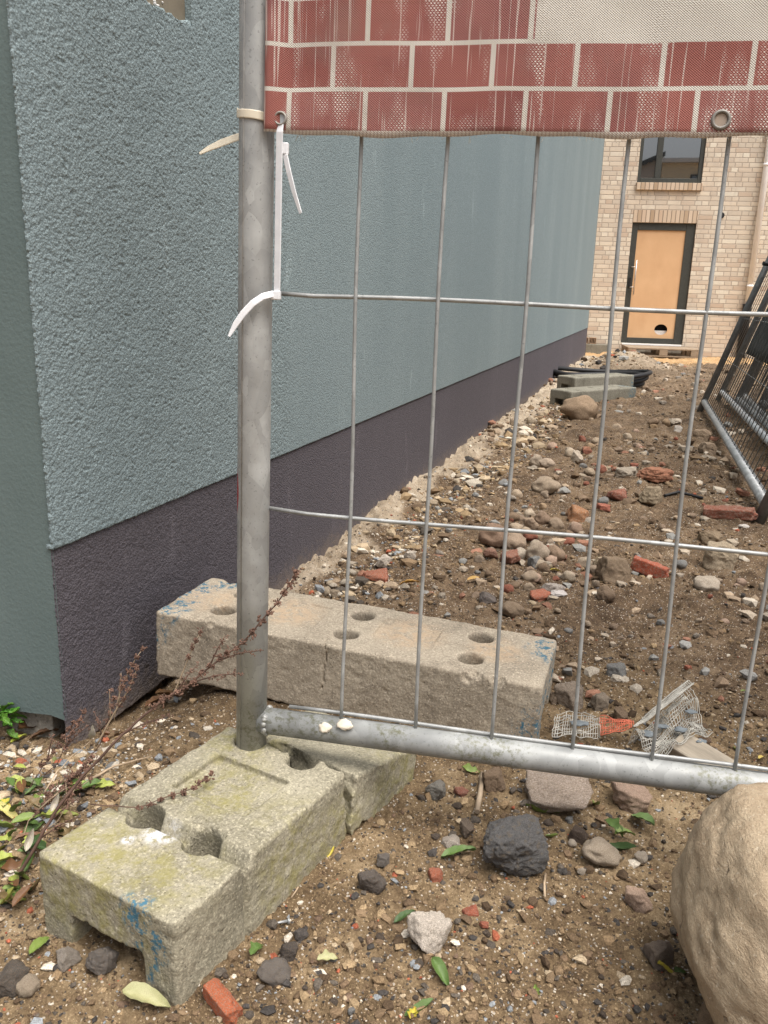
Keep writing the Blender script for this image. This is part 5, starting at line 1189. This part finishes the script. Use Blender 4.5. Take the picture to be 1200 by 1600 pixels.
for a in [
 (716, 1342, 46, MG, 8, 'glossy green cupped leaf left of the asphalt lump'),
 (230, 1572, 64, PA, -12, 'pale yellow-green narrow leaf before the mossy fence foot'),
 (688, 1528, 40, MG, -60, 'green curled leaf on sand below the chalky lump'),
 (655, 1580, 40, MG, 20, 'green leaf at the bottom edge of the photo'),
 (645, 1588, 24, YE, 70, 'yellow leaf bit at the bottom edge of the photo'),
 (836, 1554, 22, LG, 80, 'small round green leaf on the foreground sand'),
 (1004, 1290, 46, (0.2, 0.3, 0.12), -70, 'broad green leaf with pale veins left of boulder'),
 (958, 1303, 34, MG, -60, 'green leaf beside the pale pink tile piece'),
 (976, 1312, 28, LG, 10, 'yellow-green leaf under the pale pink tile piece'),
 (970, 1328, 36, DG, -15, 'dark green leaf lowest of the cluster near boulder'),
 (996, 1246, 44, (0.3, 0.33, 0.05), -55, 'olive leaf under the tube left of the boulder'),
 (930, 1262, 30, LG, 60, 'green leaf right of the pinkish concrete slab'),
 (848, 1266, 44, LG, -10, 'green leaf tucked below the pinkish concrete slab'),
 (737, 1207, 26, LG, -15, 'bright green leaf just under the fence tube'),
 (862, 1309, 16, LG, -30, 'tiny green leaf touching the asphalt lump'),
 (632, 1440, 30, DG, 20, 'dark green leaf left of the chalky lump'),
 (400, 1493, 30, MG, 70, 'green leaf sprig beside the mossy fence foot'),
 (512, 1507, 28, PA, 10, 'pale leaf on sand right of the mossy fence foot'),
 (517, 1336, 16, YE, 60, 'tiny yellow leaf at the mossy foot edge'),
 (1062, 1526, 26, MG, 30, 'green leaf below the grey brown sunk stone'),
 (1040, 1520, 26, YE, 5, 'yellow leaf below the grey brown sunk stone'),
 (62, 1487, 40, LG, 75, 'light green leaf left of the mossy fence foot'),
 (120, 1460, 26, LG, 20, 'green leaf inside the foot channel mouth'),
 (40, 1240, 34, DG, 8, 'dark green leaf lying flat left of the dry stem'),
 (36, 1228, 28, YG, 5, 'dull olive leaf above the dark green leaf'),
 (54, 1230, 26, (0.15, 0.17, 0.08), -8, 'grey-green leaf between two leaves near house corner'),
 (32, 1206, 22, YG, -20, 'yellow-green leaf under the red brick chip'),
 (64, 1252, 24, LG, 35, 'bright green leaf touching the dry stem'),
 (98, 1235, 44, MG, 25, 'large green leaf crossing behind the dry stem'),
 (128, 1240, 40, (0.34, 0.46, 0.1), 30, 'light green leaf right of the dry stem'),
 (146, 1235, 36, MG, 45, 'mid green leaf against the foot edge'),
 (166, 1236, 26, YG, 10, 'pale green leaf at the back edge of mossy foot'),
 (88, 1194, 22, (0.2, 0.22, 0.08), -10, 'small olive leaf on the grey pebbles'),
 (14, 1280, 40, (0.58, 0.52, 0.2), -8, 'pale yellow leaf at the left photo edge'),
 (6, 1268, 26, YE, -30, 'deep yellow leaf at the left photo edge'),
 (42, 1288, 36, LG, 30, 'green leaf pair, upper left of foot corner'),
 (50, 1296, 30, MG, -30, 'green leaf pair, lower left of foot corner'),
 (8, 1298, 40, LG, 60, 'green leaf below the pale yellow leaf'),
 (4, 1320, 40, YG, 85, 'yellow-green leaf cut by the photo edge'),
 (36, 1338, 26, MG, 40, 'green leaf next to the stem base'),
 (98, 1282, 40, YG, 35, 'yellowish leaf under the stem at foot edge'),
 (28, 1360, 40, BRL, 20, 'brown dead leaf at the stem base'),
 (12, 1355, 36, YG, 50, 'faded green leaf left of the stem base'),
 (250, 1105, 44, BRL, 50, 'brown dead leaf in the gap under the plinth'),
 (268, 1092, 36, (0.2, 0.1, 0.04), 20, 'rusty dead leaf before the beige foot end'),
 (175, 1150, 30, BRL, 35, 'brown dead leaf under the dark plinth'),
 (48, 1145, 46, (0.13, 0.065, 0.03), 70, 'large dark brown leaf leaning on the house corner'),
 (70, 1155, 36, (0.12, 0.06, 0.03), 30, 'dark brown leaf below the house corner'),
 (12, 1112, 34, (0.55, 0.55, 0.5), 25, 'whitish leaf over the green weeds at left edge'),
 (30, 1160, 24, (0.45, 0.48, 0.08), 60, 'yellow-green leaf below the green weeds'),
 (640, 915, 26, (0.45, 0.24, 0.05), 5, 'yellow-brown leaf by the wall in the rubble'),
 (740, 909, 18, (0.5, 0.3, 0.08), 10, 'orange leaf bit right of the wall rubble'),
 (868, 896, 16, (0.6, 0.5, 0.1), 10, 'yellow leaf bit in the cobble heap'),
 (1162, 1085, 12, LG, 20, 'tiny green leaf on dirt above mesh scrap'),
 (1150, 1172, 12, LG, 40, 'tiny green leaf right of the mesh scrap'),
 (1190, 1190, 18, (0.6, 0.45, 0.12), 40, 'yellow leaf bit at the right photo edge'),
]: leaf(*a)
_lr = random.Random(11)
for k in range(44):
    px = _lr.uniform(0, 120); py = _lr.uniform(1225, 1420)
    if px > 250 - (py - 1190) * .8 - 60: px *= .5
    if px > 60 and py > 1310: continue
    leaf(px, py, _lr.uniform(18, 36), _lr.choice([LG, MG, MG, DG, YG, BRL, (0.2, 0.14, 0.07)]), _lr.uniform(0, 180), 'small green or browning leaf in the litter beside the mossy block', 'leaf litter beside the mossy block', zoff=_lr.uniform(.004, .016), tip=.35)
def weeds():
    g = at(14, 1150); root = empty('weed', (g[0] - .02, g[1], g[2])); tag(root, 'small bright green weed growing at the left photo edge by house', 'plant')
    r_ = random.Random(3)
    for k in range(34):
        h = 0.012 + 0.05 * r_.random(); a = r_.random() * 6.28; q = 0.038 * r_.random() ** .5
        o = bpy.data.objects.new('leaf', LEAF[2 if k % 2 else 5]); COL.objects.link(o); o.parent = root; L = 0.016 + .014 * r_.random()
        o.scale = (L, L, L); o.location = (q * math.cos(a), q * math.sin(a), h); o.rotation_euler = (r_.uniform(-.6, .6), r_.uniform(-.8, .3), a); o.color = (0.07 + .05 * r_.random(), 0.22 + .1 * r_.random(), 0.03, 1)
    bm = bmesh.new()
    for k in range(10):
        a = r_.random() * 6.28; bm_tube(bm, [(0, 0, -.01), (.015 * math.cos(a), .015 * math.sin(a), .02), (.034 * math.cos(a), .034 * math.sin(a), .05)], .0008, 5)
    link('stem', mesh_bm('stem', bm), M['twig'], root)
weeds()

# ------------------------------------------------------------------ dry mugwort stems
def plant(name, label, pts, r0, seeds, side, seed, cat='dried plant', stem='twig', seedm='seed', step=0.0045, spread=0.010):
    r_ = random.Random(seed); pts = [Vector(p) for p in pts]; dense = []
    for a, b in zip(pts, pts[1:]):
        k = max(2, int((b - a).length / 0.012))
        for i in range(k): dense.append(a.lerp(b, i / k) + Vector((r_.uniform(-1, 1), r_.uniform(-1, 1), r_.uniform(-1, 1))) * .0008)
    dense.append(pts[-1]); root = empty(name, pts[0]); tag(root, label, cat); inv = pts[0]
    bm = bmesh.new(); n = len(dense); bm_tube(bm, [p - inv for p in dense], [max(.0006, r0 * (1 - .75 * i / n)) for i in range(n)], 7)
    sb = bmesh.new()
    def clump(p, sz):
        for q in range(r_.randint(2, 4)):
            c = p + Vector((r_.gauss(0, 1), r_.gauss(0, 1), r_.gauss(0, 1))) * sz * .7
            m4 = Matrix.Translation(c) @ Matrix.Rotation(r_.random() * 6, 4, Vector((r_.random(), r_.random(), r_.random() + .1)).normalized()) @ Matrix.Diagonal((sz * r_.uniform(.35, .6), sz * r_.uniform(.3, .5), sz * r_.uniform(.6, 1.2), 1))
            bmesh.ops.create_icosphere(sb, subdivisions=1, radius=1, matrix=m4)
    L = sum((b - a).length for a, b in zip(dense, dense[1:])); acc = 0
    tot = 0
    for i in range(1, n):
        f = i / n
        if f < seeds[0] or f > seeds[1]: continue
        p = dense[i] - inv; t = (dense[i] - dense[i - 1]).normalized(); nb = 3
        for q in range(nb):
            dr = Vector((r_.gauss(0, 1), r_.gauss(0, 1), r_.gauss(0, 1))); dr = (dr - t * dr.dot(t)).normalized(); l = spread * r_.uniform(.3, 1.0) * (1.25 - .6 * f)
            e = p + dr * l * .6 + t * l * 1.1; bm_tube(bm, [p, p.lerp(e, .5) + dr * l * .1, e], [.0006, .0005, .0003], 4)
            for w_ in range(3): clump(p.lerp(e, .4 + .3 * w_), 0.0027 * r_.uniform(.6, 1.1))
    for (i_f, ang, ln) in side:
        i = int(i_f * (n - 1)); p = dense[i] - inv; t = (dense[min(i + 1, n - 1)] - dense[i - 1]).normalized(); e = p + (t * math.cos(ang[0]) + Vector(ang[1]) * math.sin(ang[0])) * ln
        mid = p.lerp(e, .5) + Vector((0, 0, ln * .06)); path = [p, p.lerp(mid, .5), mid, mid.lerp(e, .5), e]; bm_tube(bm, path, [.0012, .001, .0009, .0007, .0004], 5)
        for k in range(int(ln / 0.004)):
            f = .35 + .65 * r_.random(); q_ = path[0].lerp(path[-1], f) + Vector((0, 0, ln * .12 * f * (1 - f))); clump(q_ + Vector((r_.gauss(0, .002), r_.gauss(0, .002), r_.gauss(0, .002))), 0.0021 * r_.uniform(.6, 1.1))
    link('stem', mesh_bm('stem', bm), M[stem], root)
    if len(sb.verts): link('seed_heads', mesh_bm('seed_heads', sb), M[seedm], root)['kind'] = 'stuff'
    else: sb.free()
    return root
P_ = lambda px, py, Y: tuple(aty(px, py, Y))
plant('dry_weed', 'tall reddish dry weed stem with seed heads leaning across the pole', [P_(-40, 1455, .86), P_(30, 1365, .88), P_(85, 1270, .905), P_(130, 1212, .925), P_(190, 1148, .94), P_(250, 1098, .95), P_(300, 1066, .955), P_(340, 1032, .96), P_(378, 1005, .962), P_(405, 975, .962), P_(430, 945, .965), P_(452, 915, .97), P_(462, 897, .97)],
      0.0027, (0.56, 1.0), [(0.70, (0.5, (0.4, 0, -.9)), 0.075), (0.77, (.45, (.6, 0, -.8)), 0.06), (0.66, (0.35, (-.7, 0, .7)), .05), (0.74, (0.4, (-.7, 0, .7)), .05), (.52, (.5, (.7, .1, -.5)), .06), (0.25, (.8, (.9, 0, -.1)), .05), (.30, (.6, (.9, .1, .1)), .04)], 5, spread=0.0095)
plant('dry_weed', 'thin dry stem with brown tip rising before the beige foot', [P_(268, 1090, 1.15), P_(290, 1040, 1.15), P_(300, 1015, 1.15), P_(312, 990, 1.15)], 0.0014, (0.55, 1), [], 8, stem='straw', spread=.005)
plant('dry_weed', 'spindly pale dry stem rising in front of the dark plinth', [P_(150, 1165, 1.12), P_(178, 1115, 1.12), P_(200, 1080, 1.12), P_(214, 1045, 1.12)], 0.0017, (0.5, 1), [(0.45, (.5, (-.8, 0, .5)), .05), (.6, (.5, (-.7, 0, .7)), .05)], 9, stem='straw', spread=.005)
plant('dry_weed', 'wispy twig beside the spindly pale stem on the plinth', [P_(178, 1128, 1.16), P_(186, 1085, 1.16), P_(205, 1040, 1.16), P_(222, 1015, 1.16)], 0.0008, (0.4, 1), [], 10, stem='straw', spread=.006)
plant('dry_weed', 'long pale straw arching over pebbles by the house corner', [P_(70, 1238, 1.0), P_(90, 1205, 1.03), P_(115, 1180, 1.07), P_(145, 1155, 1.1)], 0.0012, (2, 2), [], 11, stem='straw')
plant('dry_weed', 'grey bare twig lying along the back edge of mossy foot', [tuple(at(145, 1222) + np.array([0, 0, .006])), tuple(at(180, 1206) + np.array([0, 0, .01])), tuple(at(238, 1188) + np.array([0, 0, .008]))], 0.0022, (2, 2), [], 12, stem='straw')
plant('dry_weed', 'small dark twig lying on top of the mossy foot', [tuple(atz(142, 1257, .183)), tuple(atz(180, 1259, .184)), tuple(atz(215, 1262, .184)), tuple(atz(300, 1232, .184)), tuple(atz(330, 1210, .183))], 0.0008, (.3, 1), [], 13, spread=.004)
for k in range(9):
    x0, y0 = _lr.uniform(5, 150), _lr.uniform(1190, 1330); Y0 = float(at(x0, y0)[1])
    plant('dry_twig', 'fine brown twig in the tangle left of the mossy block', [P_(x0, y0, Y0), P_(x0 + _lr.uniform(10, 30), y0 - _lr.uniform(15, 45), Y0 + .01), P_(x0 + _lr.uniform(35, 75), y0 - _lr.uniform(40, 120), Y0 + .03)], .0008, (.35, 1), [(.5, (.6, (_lr.uniform(-1, 1), 0, .4)), .04)], 40 + k, cat='twig', stem=_lr.choice(['twig', 'straw']), spread=.005)['group'] = 'dry twigs beside the mossy block'
def crumple(px, py, Y, sz, label, rotz):
    o = bpy.data.objects.new('dead_leaf', LEAF[3]); COL.objects.link(o); o.location = P_(px, py, Y); o.scale = (sz, sz, sz); o.rotation_euler = (.5, -.7, rotz); o.color = (0.55, 0.49, 0.43, 1); tag(o, label, 'leaf', 'pale dead leaves caught on the dry stems')
crumple(143, 1143, 1.09, .034, 'pale curled dead leaf caught on straw before the plinth', -.6)
crumple(86, 1254, .93, .022, 'white curled dead leaf hanging from the reddish stem', 1.2)
crumple(46, 1312, .9, .026, 'white dead leaf low on the reddish stem', 1.5)
crumple(54, 1350, .9, .022, 'white dead leaf lowest on the reddish stem by foot corner', .4)
crumple(20, 1390, .88, .03, 'grey-white dead leaf at the stem base', .9)

# ------------------------------------------------------------------ glass-fibre mesh scrap, board, small finds
def scrap():
    g = at(1000, 1140); root = empty('mesh_scrap', (g[0], g[1], g[2])); tag(root, 'torn white plaster mesh with orange band crumpled on the dirt', 'mesh scrap')
    inv = np.array([g[0], g[1], g[2]])
    def patch(corners, n, m, wav, name, mat, rad, seed):
        # corners: four world points; threads both ways as fine tubes
        c = [np.array(q) - inv for q in corners]; bm = bmesh.new()
        def pt(a, b):
            p = (c[0] * (1 - a) + c[1] * a) * (1 - b) + (c[3] * (1 - a) + c[2] * a) * b
            k = fbm(np.array([a * 3 + seed, b * 3, seed]), 3); e = fbm(np.array([a * 14 + seed, b * 14, seed]), 2); return (p[0] + .0012 * e, p[1] + .0012 * e, p[2] + wav * float(k) * .6)
        for i in range(n + 1):
            if i in (3, 11): continue
            hi = 1 - .12 * abs(math.sin(i * 2.3 + seed)); bm_tube(bm, [pt(i / n, b) for b in np.linspace(0, hi, 16)], rad, 4)
        for j in range(m + 1):
            hi = 1 - .06 * abs(math.sin(j * 1.7 + seed)); bm_tube(bm, [pt(a, j / m) for a in np.linspace(0, hi, 24)], rad, 4)
        return link(name, mesh_bm(name, bm), mat, root)
    fm = plain('white_glass_fibre_thread', (0.44, 0.42, 0.37), .8, 0, 40, .35, .1); om = plain('orange_glass_fibre_thread', (0.5, 0.14, 0.08), .8, 0, 40, .25, .1)
    A = lambda px, py, z: at(px, py, z) + np.array([0, 0, z])
    patch([A(862, 1155, .012), A(938, 1148, .02), A(936, 1118, .036), A(868, 1116, .03)], 20, 8, .010, 'pale_strip', fm, .00075, 1.0)
    patch([A(939, 1148, .022), A(990, 1136, .03), A(989, 1124, .04), A(937, 1119, .038)], 14, 7, .006, 'orange_strip', om, .00085, 2.0)
    patch([A(975, 1150, .012), A(1030, 1186, .014), A(1112, 1150, .03), A(1076, 1078, .06)], 26, 30, .034, 'fan_sheet', fm, .00075, 3.0)
    patch([A(990, 1134, .05), A(1008, 1128, .05), A(1085, 1068, .085), A(1072, 1064, .085)], 5, 34, .004, 'folded_edge', fm, .0011, 4.0)
    # render smears stuck in the weave
    for (px, py, z, sz, nm) in ((1080, 1112, .055, .018, 0), (1064, 1140, .04, .02, 0), (1035, 1135, .035, .018, 0), (1096, 1158, .03, .016, 0), (905, 1130, .032, .024, 0), (1012, 1146, .025, .022, 0)):
        p = A(px, py, z) - inv; V, Fq = ICO[3]; V2 = V * (1 + .35 * fbm(V * 2 + px, 3)[:, None]) * np.array([sz, sz * .7, sz * .22]) * .55 + p
        link('plaster_smear', mesh_np('plaster_smear', V2, Fq), plain('blue_grey_plaster', (0.17, 0.19, 0.2), .9, 0, 60, .3, .4) if 'blue_grey_plaster' not in bpy.data.materials else bpy.data.materials['blue_grey_plaster'], root)
scrap()
# weathered timber offcut under the mesh
bm = bmesh.new(); bm_box(bm, (-.05, -.022, -.018), (.05, .022, .018), .003); bmesh.ops.subdivide_edges(bm, edges=bm.edges[:], cuts=2, use_grid_fill=True)
o = link('timber_offcut', mesh_bm('timber_offcut', bm), wood_mat('bleached_timber', (0.42, 0.36, 0.28), (1, 10, 10))); g = at(1092, 1200); o.location = (g[0] + .01, g[1] + .01, g[2] + .006); o.rotation_euler = (0.35, 0.15, RAD(-48)); tag(o, 'bleached timber offcut under the torn plaster mesh', 'timber')
# bolts, sticks
def screw():
    a = at(424, 1448); b = at(452, 1443); root = empty('screw', a + np.array([0, 0, .004])); tag(root, 'shiny loose screw on sand beside the mossy fence foot', 'screw')
    v = b - a; bm = bmesh.new(); bm_tube(bm, [(0, 0, 0), tuple(v * .9)], [.0008, .0019], 8); link('shank', mesh_bm('shank', bm), M['galv'], root)
    bm = bmesh.new(); bm_tube(bm, [tuple(v * .9), tuple(v)], [.0038, .0038], 12); link('screw_head', mesh_bm('screw_head', bm), M['galv'], root)
screw()
def stick(pts, r, mat, label, name='stick'):
    P = [at(*q) for q in pts]; bm = bmesh.new(); bm_tube(bm, [tuple(p + np.array([0, 0, .003 + r]) - P[0]) for p in P], [r] * len(P), 6); o = link(name, mesh_bm(name, bm), M[mat]); o.location = P[0]; tag(o, label, 'stick')
stick([(851, 1407), (850, 1385), (852, 1370)], .0016, 'straw', 'short pale straw standing out on sand below asphalt lump')
stick([(745, 1275), (750, 1245), (753, 1215)], .004, 'oldwood', 'weathered wood splinter beside the asphalt lump under the tube')
stick([(1038, 778), (1060, 772), (1098, 782)], .006, 'black', 'dark stick lying right of the beige angular block')
stick([(455, 1407), (462, 1397), (466, 1390)], .0009, 'straw', 'thin straw beside the right face of the mossy foot', 'straw')
def flake(px, py, wp, col, label, name, rot=0.3):
    o = stone(px, py, wp, wp * .7, 'ang', col, label, name, 'scrap', flat=.3, rot=rot); return o
flake(871, 922, 28, (0.66, 0.65, 0.66), 'crumpled white plastic scrap in the cobble heap', 'plastic_scrap')
flake(933, 916, 12, (0.62, 0.66, 0.75), 'small bluish white plastic scrap in the cobble heap', 'plastic_scrap')
flake(1163, 821, 20, (0.68, 0.67, 0.65), 'white plastic strip by the leaning fence foot', 'plastic_scrap')
flake(948, 790, 8, (0.25, 0.5, 0.62), 'tiny light blue scrap above the lower wire', 'plastic_scrap')
# two plaster droppings stuck on the bottom tube
for (s, t, sx, lab) in ((0.110, 0.0465, .011, 'round cream mortar splash on the bottom tube by the pole'), (0.137, 0.0535, .0115, 'lumpy cream mortar splash on the bottom tube right of the round one')):
    V, Fq = ICO[3]; V2 = V * (1 + .3 * fbm(V * 1.8 + s * 50, 3)[:, None]) * np.array([sx * .85, .003, sx * .6])
    o = link('mortar_splash', mesh_np('mortar_splash', V2, Fq), plain('cream_mortar_' + str(int(s * 1000)), (0.58, 0.52, 0.42), .9, 0, 80, .2, .4)); o.matrix_world = FM @ Matrix.Translation((s, -0.0165, t)) @ Matrix.Rotation(RAD(-35), 4, 'X'); tag(o, lab, 'mortar splash')
bpy.context.view_layer.update()
